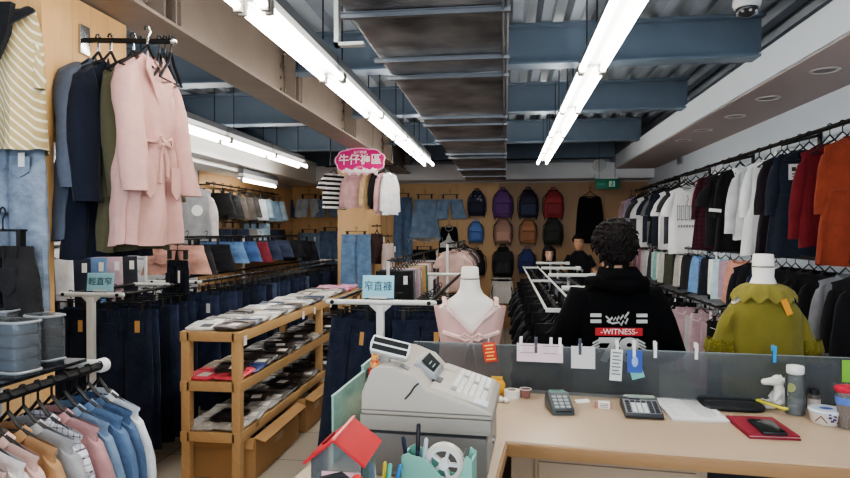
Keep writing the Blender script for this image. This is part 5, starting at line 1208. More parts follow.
# ---------------------------------------------------------------- things on the counter top
# card terminal
p = onc(559, 410); t = T('card_terminal', 'dark grey card payment terminal on the counter below the pink notes', 'card terminal', p, CR + .25)
MB().prism([(-.075, 0), (.06, 0), (.07, .03), (.055, .06), (.02, .062), (-.07, .022)], -.042, .042, 'yz').build('case', plain((64, 70, 74), .4), t, bevel=.005)
sc = MB().box((0, .037, .063), (.06, .03, .004), (.1, 0, 0)).build('screen', plain((116, 150, 146), .2), t, bevel=.001)
mb = MB()
for k in range(2): mb.box((-.005, .030 + k * .012, .0658 + .0012 * k), (.04, .003, .001), (.1, 0, 0))
mb.build('screen_text', plain((50, 70, 70), .4), sc)
mb = MB(); kt = math.atan2(.04, .09)
for i in range(4):
    for j in range(3): mb.box((-.022 + j * .022, -.058 + i * .018, .0275 + i * .0078), (.016, .012, .006), (kt, 0, 0))
mb.build('keypad', plain((150, 160, 160), .5), t, bevel=.001)
MB().box((0, -.074, .016), (.06, .004, .006)).build('card_slot', BLACK, t)
p = onc(512, 397); t = T('tape_roll', 'white paper tape roll lying on the counter by the register', 'tape', p); MB().lathe([(.033, 0), (.033, .03), (.018, .03), (.018, 0), (.033, 0)], 28, cap=False).build('roll', PAPER, t); MB().lathe([(.0185, .001), (.0185, .031), (.016, .031), (.016, .001), (.0185, .001)], 20, cap=False).build('core', plain((180, 160, 130), .7), t)
p = onc(525.5, 397.5); t = T('plastic_cup', 'small translucent cup with reddish brown contents beside the tape roll', 'cup', p); MB().lathe([(.018, 0), (.024, .036), (.0225, .036), (.017, .002)], 22, cap=False).build('cup_wall', glassy((226, 180, 170), .01, .3), t); MB().lathe([(.017, .001), (.021, .026), (.001, .027)], 20).build('contents', plain((140, 74, 60), .6), t); MB().tube([(.024 * cos(2 * pi * k / 20), .024 * sin(2 * pi * k / 20), .036) for k in range(20)], .0018, 5, True).build('rim', WHITE, t)
p = onc(497, 394); t = T('snack_bag', 'crumpled yellow orange packet behind the register keys', 'packet', p, .4)
mb = MB(); mb.ell((0, 0, .03), (.035, .022, .032), 18, 12, e=.7)
me = mb.mesh('bag'); 
for v in me.vertices: v.co += V((R.uniform(-.004, .004), R.uniform(-.004, .004), R.uniform(-.003, .004)))
put('bag', me, plain((216, 160, 50), .35, noise=.3, scale=40), t); MB().box((0, 0, .068), (.05, .004, .014), (0, .1, 0)).build('crimped_end', plain((226, 180, 80), .35), t)
p = onc(503, 402); t = T('crumpled_tissue', 'crumpled white tissue between register and tape roll', 'tissue', p)
mb = MB()
for k in range(4): mb.ell((R.uniform(-.018, .018), R.uniform(-.012, .012), .011), (.016, .012, .011), 12, 8, (R.uniform(-.4, .4), R.uniform(-.4, .4), R.uniform(0, 3)))
mb.build('tissue', PAPER, t)
p = onc(581, 402); t = T('paper_slip', 'small white folded slip with a blue dash beside the card terminal', 'slip', p, CR + .5)
MB().add([(-.03, -.02, .002), (.03, -.02, .002), (.03, .0, .012), (-.03, 0, .012), (.03, .02, .002), (-.03, .02, .002)], [(0, 1, 2, 3), (3, 2, 4, 5)]).build('slip', PAPER, t, smooth=False); MB().box((.012, .008, .0095), (.02, .006, .001), (-.46, 0, 0)).build('dash', plain((60, 60, 70), .6), t)
p = onc(604, 408); t = T('small_box', 'small white and brown box between card terminal and calculator', 'box', p, CR)
MB().span((-.022, -.012, 0), (.022, .012, .026)).build('box_body', PAPER, t, bevel=.001); b = MB(); b.span((-.034, -.011, 0), (-.0225, .011, .024)); b.span((.0225, -.011, 0), (.03, .011, .024)); b.build('brown_end', plain((186, 140, 124), .6), t)
mb = MB()
for k in range(3): mb.box((0, -.0125, .019 - k * .006), (.03, .001, .0025))
mb.build('print', plain((120, 110, 110), .6), t)
o = MB().lathe([(.011, 0), (.011, .022), (.009, .024)], 16).build('bottle_cap', WHITE, None, onc(626, 401)); tag(o, 'little white cylindrical cap behind the calculator', 'cap')
# calculator
p = onc(641, 413); t = T('calculator', 'black and silver desk calculator between small box and notebook', 'calculator', p, CR + .04)
MB().prism([(-.085, .004), (.085, .004), (.085, .04), (.06, .044), (-.085, .016)], -.068, .068, 'yz').build('case', plain((44, 46, 50), .4), t, bevel=.003)
ct = math.atan2(.028, .145)
MB().box((0, -.02, .0305), (.126, .11, .003), (ct, 0, 0)).build('face_plate', plain((150, 152, 156), .35, .4), t)
MB().box((.008, .062, .0462), (.1, .026, .003), (ct, 0, 0)).build('display', plain((140, 152, 140), .2), t)
MB().box((-.02, .036, .042), (.04, .012, .002), (ct, 0, 0)).build('solar_cell', plain((60, 40, 40), .2), t)
mb = MB(); mw = MB()
for i in range(5):
    for j in range(6):
        (mw if 1 <= j <= 3 and i < 4 else mb).box((-.05 + j * .02, -.066 + i * .0195, .0235 + i * .00375), (.015, .013, .007), (ct, 0, 0))
mb.build('keys', plain((60, 62, 66), .5), t, bevel=.001, label='dark function keys'); mw.build('keys', plain((222, 222, 222), .5), t, bevel=.001, label='white number keys')
# open notebook
p = onc(689, 410.5); t = T('notebook', 'open white notebook with handwriting beside the calculator', 'notebook', p, 0); t.scale = (1.08, 2.1, 1)
MB().span((-.092, -.07, 0), (.092, .07, .007)).build('page_block', plain((208, 208, 206), .8, noise=.02), t, bevel=.001)
MB().loft([[(-.09 + .182 * i / 8, -.069 + .138 * k / 3, .0075 + .004 * sin(i * .8) * (k / 3)) for i in range(9)] for k in range(4)], closed=False).build('open_page', plain((232, 232, 230), .8, noise=.02), t)
mb = MB()
for k in range(10):
    x = -.08
    while x < .06:
        L_ = R.uniform(.01, .035); mb.box((x + L_ / 2, .055 - k * .0125, .0128), (L_, .0012, .0005)); x += L_ + .007
mb.build('handwriting', plain((176, 180, 194), .8), t)
# black pouch
p = onc(730, 406); t = T('pouch', 'flat black zipped pouch behind the red wallet', 'pouch', p, -.05)
MB().ell((0, .0, .011), (.115, .095, .012), 24, 8, e=.5).build('pouch_body', plain((24, 24, 27), .6, bump=.2), t); MB().tube([(-.1, -.02, .022), (0, -.015, .024), (.1, -.02, .02)], .003, 5).build('zip', DKGREY, t)
# red wallet and phone
p = onc(761, 429); t = T('wallet', 'dark red folded wallet lying under the black phone', 'wallet', p, .0); t.scale = (1.15, 2.3, 1)
for z, e in ((0, 0), (.008, .003)): MB().span((-.07, -.05 + e, z), (.07, .05 - e, z + .006)).build('cover', plain((132, 28, 48), .5, bump=.2), t, bevel=.002)
MB().span((-.066, -.047, .005), (.066, .047, .0085)).build('cards', plain((190, 150, 150), .6), t)
p = onc(767, 428, .936); t = T('phone', 'black mobile phone on top of the red wallet', 'phone', (p.x, p.y, .9345), pi / 2 - .05); t.scale = (1.4, 1.35, 1)
MB().span((-.055, -.029, 0), (.055, .029, .010)).build('phone_body', plain((22, 22, 25), .35), t, bevel=.004); MB().span((-.05, -.026, .0101), (.05, .026, .0108)).build('screen', plain((14, 14, 16), .08), t); MB().ell((.03, .008, .0108), (.005, .005, .001), 10, 5).build('lens', plain((120, 120, 124), .2), t)
# yellow cutter
p = onc(770, 412); t = T('box_cutter', 'yellow box cutter lying across the black pouch', 'cutter', (p.x, p.y, .95), -1.15)
MB().span((-.06, -.009, -.004), (.075, .009, .006)).build('handle', plain((216, 206, 70), .4), t, bevel=.003); MB().add([(-.06, -.006, 0), (-.06, .006, 0), (-.095, .006, 0), (-.088, -.006, 0)], [(0, 1, 2, 3)]).build('blade', CHROME, t); MB().span((-.04, -.0035, .005), (.06, .0035, .0068)).build('slide', DKGREY, t)
# plush toy animal
p = onc(779, 408); t = T('plush_toy', 'white plush toy animal with long snout sitting beside the water bottle', 'toy', p, CR)
PL = cloth((226, 224, 218), noise=.08)
mb = MB().ell((.004, 0, .042), (.03, .027, .042), 18, 12); mb.ell((-.006, -.0, .105), (.024, .022, .024), 18, 12); mb.tube([(-.005, 0, .104), (-.035, -.003, .102), (-.056, -.004, .1)], [.02, .0145, .012], 14); mb.ell((-.056, -.004, .1), (.011, .0115, .0115), 12, 8)
mb.tube([(0, 0, .07), (-.002, 0, .092)], [.02, .016], 14)
for s in (-1, 1): mb.tube([(0, s * .018, .03), (-.03, s * .024, .014), (-.05, s * .024, .013)], [.015, .013, .012], 10); mb.ell((-.052, s * .024, .015), (.011, .012, .014), 10, 8); mb.tube([(0, s * .022, .068), (-.018, s * .03, .045), (-.026, s * .028, .032)], [.01, .009, .008], 8)
bd = mb.build('body', PL, t)
for s in (-1, 1): MB().ell((.008, s * .02, .112), (.008, .005, .016), 10, 8, (s * -.5, .5, 0)).build('ear', PL, t)
mb = MB()
for s in (-1, 1): mb.ell((-.0245, s * .011 - .001, .111), (.003, .003, .0045), 8, 6)
mb.build('eyes', BLACK, t)
MB().lathe([(.017, 0), (.017, .0015)], 20, (.032, -.03, .088), axis='y').build('yellow_tag', plain((206, 206, 70), .5), t)
# bottle
p = onc(795, 414); t = T('water_bottle', 'clear water bottle with white cap standing on the counter', 'bottle', p)
CLR = glassy((238, 242, 244), .01, .08, hazecol=(225, 228, 230))
MB().lathe([(.032, 0), (.034, .004), (.034, .135), (.03, .15), (.027, .155)], 28, cap=False).build('bottle_wall', CLR, t); MB().lathe([(.031, .003), (.032, .006), (.032, .062), (.001, .0625)], 24).build('water', glassy((228, 232, 234), .01, .2), t)
cp = MB().lathe([(.028, .153), (.03, .157), (.03, .178), (.028, .182), (.001, .1825)], 24).build('cap', WHITE, t); MB().lathe([(.0305, .158), (.0305, .161)], 24, cap=False).build('cap_ring', plain((200, 200, 200), .4), cp)
p = onc(814, 409); t = T('small_bottle', 'small dark capped bottle behind the lunch container', 'bottle', p)
MB().lathe([(.02, 0), (.022, .004), (.022, .05), (.016, .058)], 20).build('bottle_body', plain((92, 84, 80), .3), t); MB().lathe([(.0225, .012), (.0225, .042)], 20, cap=False).build('paper_label', plain((196, 188, 184), .6), t); MB().lathe([(.0165, .055), (.0165, .075), (.015, .077), (.001, .077)], 18).build('cap', BLACK, t)
# lunch container
p = onc(826, 423); t = T('lunch_container', 'round white lunch container with blue emblem lid and patterned side', 'container', p, CR)
MB().lathe([(.042, 0), (.046, .004), (.054, .042), (.055, .044)], 32).build('tub', plain((220, 214, 206), .35), t); MB().lathe([(.0565, .041), (.0575, .044), (.0575, .05), (.054, .053), (.001, .0535)], 32).build('lid', plain((206, 212, 222), .2), t); MB().ell((0, 0, .0535), (.022, .018, .002), 20, 6).build('lid_emblem', plain((60, 84, 160), .4), t)
mb = MB()
for a0, a1 in ((-2.6, -2.2), (-2.2, -1.85), (-1.25, -.9), (-.9, -.5)):
    pts = []
    for k in range(5):
        u = k / 4; a = a0 + (a1 - a0) * u; z = .012 + .022 * (u if a0 in (-2.6, -1.25) else 1 - u); rr = .0475 + z * .165 + .0015; pts.append((rr * cos(a), rr * sin(a), z))
    mb.tube(pts, .0016, 5)
mb.build('zigzag_pattern', plain((110, 70, 70), .5), t)
mb = MB()
for k in range(5):
    a = -1.55 + .14 * (k % 2 - .5) * 2 * (k > 0); z = .02 + .006 * k; rr = .0475 + z * .165 + .001; mb.box((rr * cos(a), rr * sin(a), z), (.01, .003, .006), (.15, .4 * (k % 2), 0))
mb.build('purple_motif', plain((70, 50, 110), .5), t)
# tumbler at the right edge
p = onc(848, 428); t = T('tumbler', 'clear tumbler with red lid and blue sleeve at the counter end', 'tumbler', p)
MB().lathe([(.028, 0), (.03, .004), (.038, .13)], 28, cap=False).build('tumbler_wall', glassy((214, 206, 200), .01, .25), t); MB().lathe([(.027, .003), (.034, .085), (.001, .086)], 24).build('drink', plain((120, 96, 84), .3), t); MB().lathe([(.0372, .085), (.0395, .11), (.0385, .11), (.0362, .085)], 28, cap=False).build('blue_sleeve', plain((84, 116, 190), .6), t); MB().lathe([(.041, .128), (.043, .132), (.042, .142), (.03, .147), (.001, .147)], 28).build('lid', plain((190, 44, 66), .4), t)
# ---------------------------------------------------------------- mannequins
SKINW = plain((228, 222, 214), .45, noise=.02)
def torso(loc, rz, label, neck_top, sx=1.0):
    """white shoulder torso with neck cap on a pole; z=0 at the floor"""
    t = T('mannequin', label, 'mannequin', (loc[0], loc[1], 0), rz); z = neck_top
    prof = [(0, .038, .038), (-.005, .044, .044), (-.06, .048, .047), (-.11, .054, .05), (-.14, .07, .056), (-.165, .104, .064), (-.19, .143, .073), (-.215, .168, .084), (-.26, .176, .098), (-.32, .160, .108), (-.39, .150, .11), (-.47, .128, .092), (-.55, .125, .088), (-.65, .16, .11), (-.73, .165, .115), (-.79, .14, .1)]
    mb = MB().loft([[(a * (sx if dz < -.1 else 1) * sg(cos(2 * pi * j / 32), .9), -b * sg(sin(2 * pi * j / 32), .9) * (1.0 if sin(2 * pi * j / 32) < 0 or dz > -.2 else .85), z + dz) for j in range(32)] for dz, a, b in prof])
    mb.build('torso', SKINW, t, ang=60)
    MB().lathe([(.0495, z - .064), (.0505, z - .061), (.0485, z - .058)], 28, cap=False).build('neck_ring', plain((70, 66, 60), .4), t)
    tube_obj('pole', [(0, 0, .02), (0, 0, z - .77)], .014, CHROME, t); MB().lathe([(.17, 0), (.17, .012), (.02, .022)], 28).build('base_plate', CHROME, t)
    return t
PI_ = cloth((238, 186, 178), noise=.06)
m1 = P(470, 300, y=3.22); torso(m1, .1, 'white torso mannequin wearing the pink camisole, behind the register', 1.425)
# camisole: shell over the torso with a deep V, straps, bow
zt = 1.38
mb = MB(); rings = []
for k in range(14):
    u = k / 13; z = zt - .16 - .5 * u
    a = .188 - .035 * min(1, u * 2.6) + .06 * max(0, u - .5); b = .116 + .004 * sin(u * 9) + .02 * max(0, u - .5)
    ring = []
    for j in range(48):
        an = 2 * pi * j / 48; x = a * sg(cos(an), .9); y = b * sg(sin(an), .9) * (1 + .03 * sin(an * 14 + u * 3))
        top = zt - .135 - .145 * max(0, 1 - abs(x) / .12) * (1 if sin(an) < 0 else .8)
        ring.append((x, y, min(z, top) if u < .42 else z - .0))
    rings.append(ring)
cam_ = mb.loft(rings, False, False).build('camisole', PI_, None, (m1.x, m1.y, 0), (0, 0, .1)); tag(cam_, 'pale pink pleated camisole with tied bow on the mannequin behind the register', 'top')
for s in (-1, 1):
    MB().tube([(s * .128, -.09, zt - .15), (s * .135, -.03, zt - .118), (s * .135, .04, zt - .118), (s * .128, .09, zt - .15)], .012, 6, flat=.4).build('strap', PI_, cam_)
    MB().tube([(s * .125, -.112, zt - .16), (s * .06, -.126, zt - .215), (0, -.128, zt - .28)], .009, 6).build('neckline_edge', cloth((244, 206, 200)), cam_)
bw = MB().tube([(-.14, -.1, zt - .28), (-.05, -.134, zt - .305), (.05, -.134, zt - .305), (.14, -.1, zt - .28)], .012, 6)
for s in (-1, 1): bw.tube([(0, -.134, zt - .305), (s * .035, -.15, zt - .28), (s * .06, -.146, zt - .295), (s * .035, -.145, zt - .317), (0, -.134, zt - .305)], .008, 6); bw.tube([(0, -.136, zt - .305), (s * .02, -.142, zt - .365), (s * .03, -.14, zt - .435)], .008, 6)
bw.build('bow', cloth((244, 200, 192)), cam_)
m2 = P(763, 300, d=2.98); torso(m2, .05, 'white torso mannequin wearing the olive blouse, right of the hooded person', 1.50, .82)
OL = cloth((124, 114, 34), noise=.08); OLD = cloth((110, 100, 18), (146, 138, 46), 'dots', .35)
zt = 1.45
mb = MB(); rings = []
for k in range(14):
    u = k / 13; ring = []
    for j in range(48):
        an = 2 * pi * j / 48; a = .09 + .08 * min(1, u * 7) ** .7 + .03 * u; b = .075 + .045 * min(1, u * 5) + .03 * u
        x = a * sg(cos(an), .85); ring.append((x, b * sg(sin(an), .85) * (1 + .05 * u * sin(an * 9)), zt - .105 - .52 * u - .5 * max(0, abs(x) - .06) * (1 - u) ** 4))
    rings.append(ring)
bl = mb.loft(rings, False, False).build('blouse', OL, None, (m2.x, m2.y, 0), (0, 0, .05)); bl.scale = (.9, 1, 1); tag(bl, 'olive yellow blouse with ruffled collar and lace cuffs on a mannequin', 'blouse')
for s in (-1, 1):
    sl_ = sleeve(s, .32, .29, .072, .085, zt - .13, .05, seed=2, flat=.75, n=18).build('sleeve', OL, bl)
    mb = MB()
    for kk in range(2):
        rg = lambda r, z: [(s * .212 + .85 * r * cos(2 * pi * j / 36) * (1 + .06 * sin(9 * 2 * pi * j / 36)), r * .75 * sin(2 * pi * j / 36) * (1 + .06 * sin(9 * 2 * pi * j / 36)), z + .006 * sin(9 * 2 * pi * j / 36)) for j in range(36)]
        mb.loft([rg(.088, zt - .36 - .05 * kk), rg(.096, zt - .385 - .05 * kk), rg(.104, zt - .415 - .05 * kk)], False, False)
    mb.build('lace_cuff', OLD, bl)
mb = MB(); rg = lambda a, b, z, w_: [(a * cos(2 * pi * j / 72), b * sin(2 * pi * j / 72), z + w_ * sin(13 * 2 * pi * j / 72)) for j in range(72)]
mb.loft([rg(.075, .068, zt - .09, 0), rg(.115, .09, zt - .105, .003), rg(.15, .118, zt - .135, .009), rg(.165, .13, zt - .165, .014)], False, False); mb.build('ruffle_collar', cloth((132, 122, 42), noise=.08), bl)
MB().box((.05, -.135, zt - .19), (.03, .003, .075), (-.2, -.35, 0)).build('price_tag', plain((206, 140, 40), .6), bl)
# ---------------------------------------------------------------- people
def skin_mesh(joints, edges, root, sub=2):
    names = list(joints); idx = {n: i for i, n in enumerate(names)}
    me = bpy.data.meshes.new('tmp'); me.from_pydata([joints[n][0] for n in names], [(idx[a], idx[b]) for a, b in edges], [])
    o = bpy.data.objects.new('tmp', me); C.objects.link(o)
    o.modifiers.new('s', 'SKIN'); o.modifiers['s'].use_smooth_shade = True
    if not me.skin_vertices: me.skin_vertices.new() if hasattr(me.skin_vertices, 'new') else None
    for n in names:
        sv = me.skin_vertices[0].data[idx[n]]; r = joints[n][1]; sv.radius = r if isinstance(r, tuple) else (r, r); sv.use_root = n == root
    m = o.modifiers.new('ss', 'SUBSURF'); m.levels = sub; m.render_levels = sub
    bpy.context.view_layer.update(); dg = bpy.context.evaluated_depsgraph_get()
    out = bpy.data.meshes.new_from_object(o.evaluated_get(dg)); bpy.data.objects.remove(o)
    out.materials.clear()
    return out
HEADP = [(-.03, .026, .03, .022), (-.012, .034, .04, .0), (.0, .044, .052, -.014), (.02, .053, .064, -.014), (.045, .061, .075, -.008), (.07, .066, .082, -.002), (.09, .069, .086, 0), (.105, .071, .089, .002), (.12, .073, .092, .005), (.14, .076, .095, .008), (.17, .076, .094, .01), (.20, .066, .082, .01), (.22, .046, .06, .01), (.235, .008, .01, .01)]
def head_rad(z, an):
    for (z0, a0, b0, y0), (z1, a1, b1, y1) in zip(HEADP, HEADP[1:]):
        if z <= z1:
            u = max(0, (z - z0) / (z1 - z0)); return a0 + (a1 - a0) * u, b0 + (b1 - b0) * u, y0 + (y1 - y0) * u
    return HEADP[-1][1:]
def head_mb():
    mb = MB(); rings = []; n = 32
    zs = [-.03, -.015, 0, .012, .025, .035, .045, .055, .068, .078, .088, .098, .108, .118, .13, .145, .165, .185, .2, .212, .222, .23, .235]
    for z in zs:
        a, b, y0 = head_rad(z, 0); ring = []
        for j in range(n):
            an = 2 * pi * j / n; x, y = a * sin(an), -b * cos(an)
            fr = max(0, cos(an))
            if fr > 0:
                dx = abs(x)
                nose = math.exp(-(dx / .011) ** 2) * max(0, 1 - abs(z - .088) / .035) * .022 if z > .06 else 0
                eye = -math.exp(-((dx - .031) / .014) ** 2 - ((z - .115) / .01) ** 2) * .008
                lip = math.exp(-(dx / .02) ** 2 - ((z - .048) / .009) ** 2) * .006
                brow = math.exp(-((dx - .028) / .022) ** 2 - ((z - .132) / .008) ** 2) * .004
                y -= (nose + eye + lip + brow)
            ring.append((x, y + y0, z))
        rings.append(ring)
    mb.loft(rings)
    for s in (-1, 1): mb.ell((s * .074, .012, .1), (.011, .02, .031), 12, 8, (0, s * .15, s * .35))
    return mb
def hair_mesh(seed, thick=.018, front=.175, back=.0, side=.09, tufts=260, tl=.03, long=0.0):
    r = random.Random(seed); mb = MB(); n = 40; K = 9; rings = []
    def line(an):
        f = (1 + cos(an)) / 2           # 1 at the front
        return front * f ** 2 + side * (1 - abs(cos(an))) * .9 + back * (1 - f) ** 1.5 if True else 0
    hl = lambda an: (front if cos(an) > .55 else (side + (front - side) * max(0, (cos(an) - .1) / .45) if cos(an) > .1 else back + (side - back) * max(0, (cos(an) + .9) / 1.0)))
    pts = []
    for k in range(K + 1):
        ring = []
        for j in range(n):
            an = 2 * pi * j / n; z = hl(an) + (.238 - hl(an)) * (k / K) ** .8
            a, b, y0 = head_rad(max(z, .03), an); th = thick * (.55 if k == 0 else 1) * r.uniform(.85, 1.15)
            if z < .05: a *= .98; b *= .95
            ring.append((( a + th) * sin(an), -(b + th) * cos(an) + y0, z + (thick * .9 * (k / K) ** 2)))
        rings.append(ring); pts += ring
    mb.loft(rings, False, True)
    for k in range(tufts):
        p = V(r.choice(pts))
        while p.y < -.055 and p.z < .2: p = V(r.choice(pts))
        nrm = V((p.x, p.y - .01, max(-.02, p.z - .11))).normalized()
        d = V((r.uniform(-.7, .7), r.uniform(-.7, .7), r.uniform(-1.0, .1))); d = (d - nrm * d.dot(nrm) * .85).normalized()
        q = p - nrm * .006; L = tl * r.uniform(.6, 1.3)
        mb.tube([q, q + (nrm * .3 + d * .4) * L, q + (nrm * .22 + d * 1.0) * L], [.009, .0075, .0008], 5)
    if long:
        for k in range(130):
            an = r.uniform(1.3, 2 * pi - 1.3); a, b, y0 = head_rad(.12, an); th = thick * r.uniform(.6, 1.4)
            p = V(((a + th) * sin(an), -(b + th) * cos(an) + y0, r.uniform(.1, .2)))
            mb.tube([p, p + V((sin(an) * .012, .008, -long * .5)), p + V((sin(an) * .004, .014, -long * r.uniform(.85, 1.1)))], [.012, .012, .003], 6)
    return mb.mesh('hair', ang=70)
def person(label, x, y, rz, H, skin, hairc, shirt, pants, arms, head_tilt=(0, 0, 0), hood=False, hair=dict(), sleeve_to=1.0, cat='person', bulk=1.0):
    s = H / 1.72
    t = T('person', label, cat, (x, y, 0), rz); t.scale = (s, s, s)
    J = dict(pelvis=((0, 0, .93), (.135, .1)), waist=((0, 0, 1.08), (.12, .09)), chest=((0, .005, 1.26), (.14, .1)), top=((0, .012, 1.36), (.09, .07)), neck=((0, .015, 1.455), .055), nape=((0, .006, 1.52), .05), skull=((0, .01, 1.58), .05))
    E = [('pelvis', 'waist'), ('waist', 'chest'), ('chest', 'top'), ('top', 'neck'), ('neck', 'nape'), ('nape', 'skull')]
    for q, S in (('l', -1), ('r', 1)):
        el, wr = arms[q]
        J['sh' + q] = ((S * .14, .012, 1.35), .05); J['el' + q] = (el, .042); J['wr' + q] = (wr, .028)
        dirh = (V(wr) - V(el)).normalized(); side = dirh.cross(V((0, 1, 0)) if abs(dirh.y) < .8 else V((0, 0, 1))).normalized(); inn = V((-S, 0, 0))
        fan = V((0, 1, 0)) if abs(dirh.y) < .8 else V((1, 0, 0))
        palm = V(wr) + dirh * .05; J['pa' + q] = (tuple(palm), (.03, .018)); E += [('top', 'sh' + q), ('sh' + q, 'el' + q), ('el' + q, 'wr' + q), ('wr' + q, 'pa' + q)]
        for f, L in enumerate((.062, .075, .07, .055)):
            b0 = palm + dirh * .035 + fan * (.024 - f * .016); b1 = b0 + dirh * L * .5 + inn * .006; b2 = b1 + dirh * L * .45 + inn * .02
            for nm, pt, rr in (('a', b0, .0095), ('b', b1, .0085), ('c', b2, .007)): J[f'f{q}{f}{nm}'] = (tuple(pt), rr)
            E += [('pa' + q, f'f{q}{f}a'), (f'f{q}{f}a', f'f{q}{f}b'), (f'f{q}{f}b', f'f{q}{f}c')]
        tb = palm + fan * .03 - dirh * .015; J['t' + q + 'a'] = (tuple(tb), .011); J['t' + q + 'b'] = (tuple(tb + fan * .018 + dirh * .035 + inn * .008), .009); E += [('pa' + q, 't' + q + 'a'), ('t' + q + 'a', 't' + q + 'b')]
        J['hi' + q] = ((S * .09, 0, .86), (.085, .09)); J['kn' + q] = ((S * .1, -.012, .5), .056); J['an' + q] = ((S * .1, .025, .1), .04); J['to' + q] = ((S * .11, -.13, .045), (.04, .032))
        E += [('pelvis', 'hi' + q), ('hi' + q, 'kn' + q), ('kn' + q, 'an' + q), ('an' + q, 'to' + q)]
    me = skin_mesh(J, E, 'pelvis')
    hm = head_mb().mesh('head', ang=75)
    bm = bmesh.new(); bm.from_mesh(me); k0 = len(bm.verts); bm.from_mesh(hm); bm.verts.ensure_lookup_table()
    HT = Matrix.Translation((0, .0, 1.485)) @ Euler(head_tilt).to_matrix().to_4x4()
    for v in bm.verts[k0:]: v.co = HT @ v.co
    bm.to_mesh(me); bm.free(); me.polygons.foreach_set('use_smooth', [True] * len(me.polygons))
    body = put('body', me, skin, t)
    hl = (0, 0, 1.485)
    put('hair', hair_mesh(**hair), hairc, t, hl, head_tilt)
    ey = MB(); ir = MB()
    for S in (-1, 1): ey.ell((S * .031, -.0745, .115), (.0125, .009, .0065), 12, 8); ir.ell((S * .031, -.0815, .115), (.0055, .003, .0055), 10, 6)
    ey.build('eyes', plain((226, 222, 218), .3), t, hl, head_tilt); ir.build('iris', plain((30, 20, 16), .2), t, hl, head_tilt)
    br = MB()
    for S in (-1, 1): br.tube([(S * .014, -.0885, .131), (S * .032, -.0865, .136), (S * .048, -.076, .132)], [.003, .0035, .0015], 6)
    br.build('eyebrows', hairc, t, hl, head_tilt)
    MB().tube([(-.022, -.077, .047), (-.008, -.0845, .050), (0, -.0855, .0485), (.008, -.0845, .050), (.022, -.077, .047)], [.002, .0045, .004, .0045, .002], 8).build('lips', plain((168, 96, 88), .5), t, hl, head_tilt)
    # clothes
    B = bulk
    prof = [(.80, .165, .125), (.86, .175, .13), (.98, .172, .128), (1.1, .17, .125), (1.22, .18, .128), (1.31, .185, .122), (1.37, .165, .105), (1.42, .12, .085), (1.455, .085, .072), (1.475, .07, .066)]
    rr = random.Random(3)
    tor = MB().loft([[(B * a * sg(cos(2 * pi * j / 40), .85), .01 + B * b * sg(sin(2 * pi * j / 40), .85) * (1 + .025 * sin(5 * 2 * pi * j / 40 + z * 14)), z) for j in range(40)] for z, a, b in prof], False, False)
    sh = tor.build('hoodie' if hood else 'shirt', shirt, t, ang=80)
    for q, S in (('l', -1), ('r', 1)):
        el, wr = V(arms[q][0]), V(arms[q][1]); a = V((S * .135 * B, .012, 1.352)); end = el + (wr - el) * .93 if sleeve_to >= 1 else a + (el - a) * sleeve_to
        pts = [a - V((S * .06, 0, .02)), a, a + (el - a) * .5] + ([el + (wr - el) * .02, el + (wr - el) * .5, end] if sleeve_to >= 1 else [end])
        MB().tube(pts, [.066 * B, .076 * B, .07 * B] + ([.064 * B, .055 * B, .046 * B] if sleeve_to >= 1 else [.068 * B]), 18).build('sleeve', shirt, t, ang=80)
    if hood:
        hd = MB(); rings = []
        for k in range(9):
            u = k / 8; ph = .9 * pi * u
            rings.append([((.155 - .045 * u) * cos(an) * (1 - .2 * u), .03 + .105 * sin(an) * (1 if sin(an) > 0 else .55) + .04 * sin(ph), 1.40 + .115 * u + .02 * sin(an) * (1 - u)) for an in [2 * pi * j / 32 for j in range(32)]])
        hd.loft(rings, False, False)
        hd.tube([(-.12, -.03, 1.44), (-.1, .11, 1.445), (0, .165, 1.43), (.1, .11, 1.445), (.12, -.03, 1.44)], [.026, .034, .038, .034, .026], 12)
        hd.build('hood', shirt, t, ang=80)
    for S in (-1, 1):
        MB().loft([[(S * (.088 + .012 * u) + (.105 - .035 * u) * cos(2 * pi * j / 18), .0 + (.12 - .05 * u) * sin(2 * pi * j / 18), .90 - .80 * u) for j in range(18)] for u in [k / 8 for k in range(9)]], True, False).build('trouser_leg', pants, t, ang=80)
        MB().ell((S * .108, -.05, .045), (.052, .135, .045), 16, 8, e=.8).build('shoe', plain((46, 46, 50), .5), t)
    return t
SK = plain((206, 160, 132), .5, noise=.04); HB = plain((24, 20, 19), .75, noise=.4, scale=60, spec=.2); HOOD = plain((11, 11, 13), .95, noise=.2, scale=12, spec=.1, bump=.25)
p = P(615, 300, d=2.88)
arms_dn = dict(l=((-.25, .02, 1.13), (-.26, -.13, .95)), r=((.25, .02, 1.13), (.26, -.13, .95)))
pz = person('person in black hoodie seen from behind, short dark tousled hair, standing beyond the frosted screen', p.x, p.y, pi + TH * .3 + .05, 1.64, SK, HB, HOOD, cloth((40, 42, 52)), dict(l=((-.255, .03, 1.12), (-.2, -.22, 1.02)), r=((.255, .03, 1.12), (.2, -.22, 1.02))), head_tilt=(.08, 0, .06), hood=True, hair=dict(seed=5, thick=.021, front=.17, back=.035, side=.10, tufts=520, tl=.03), bulk=1.16)
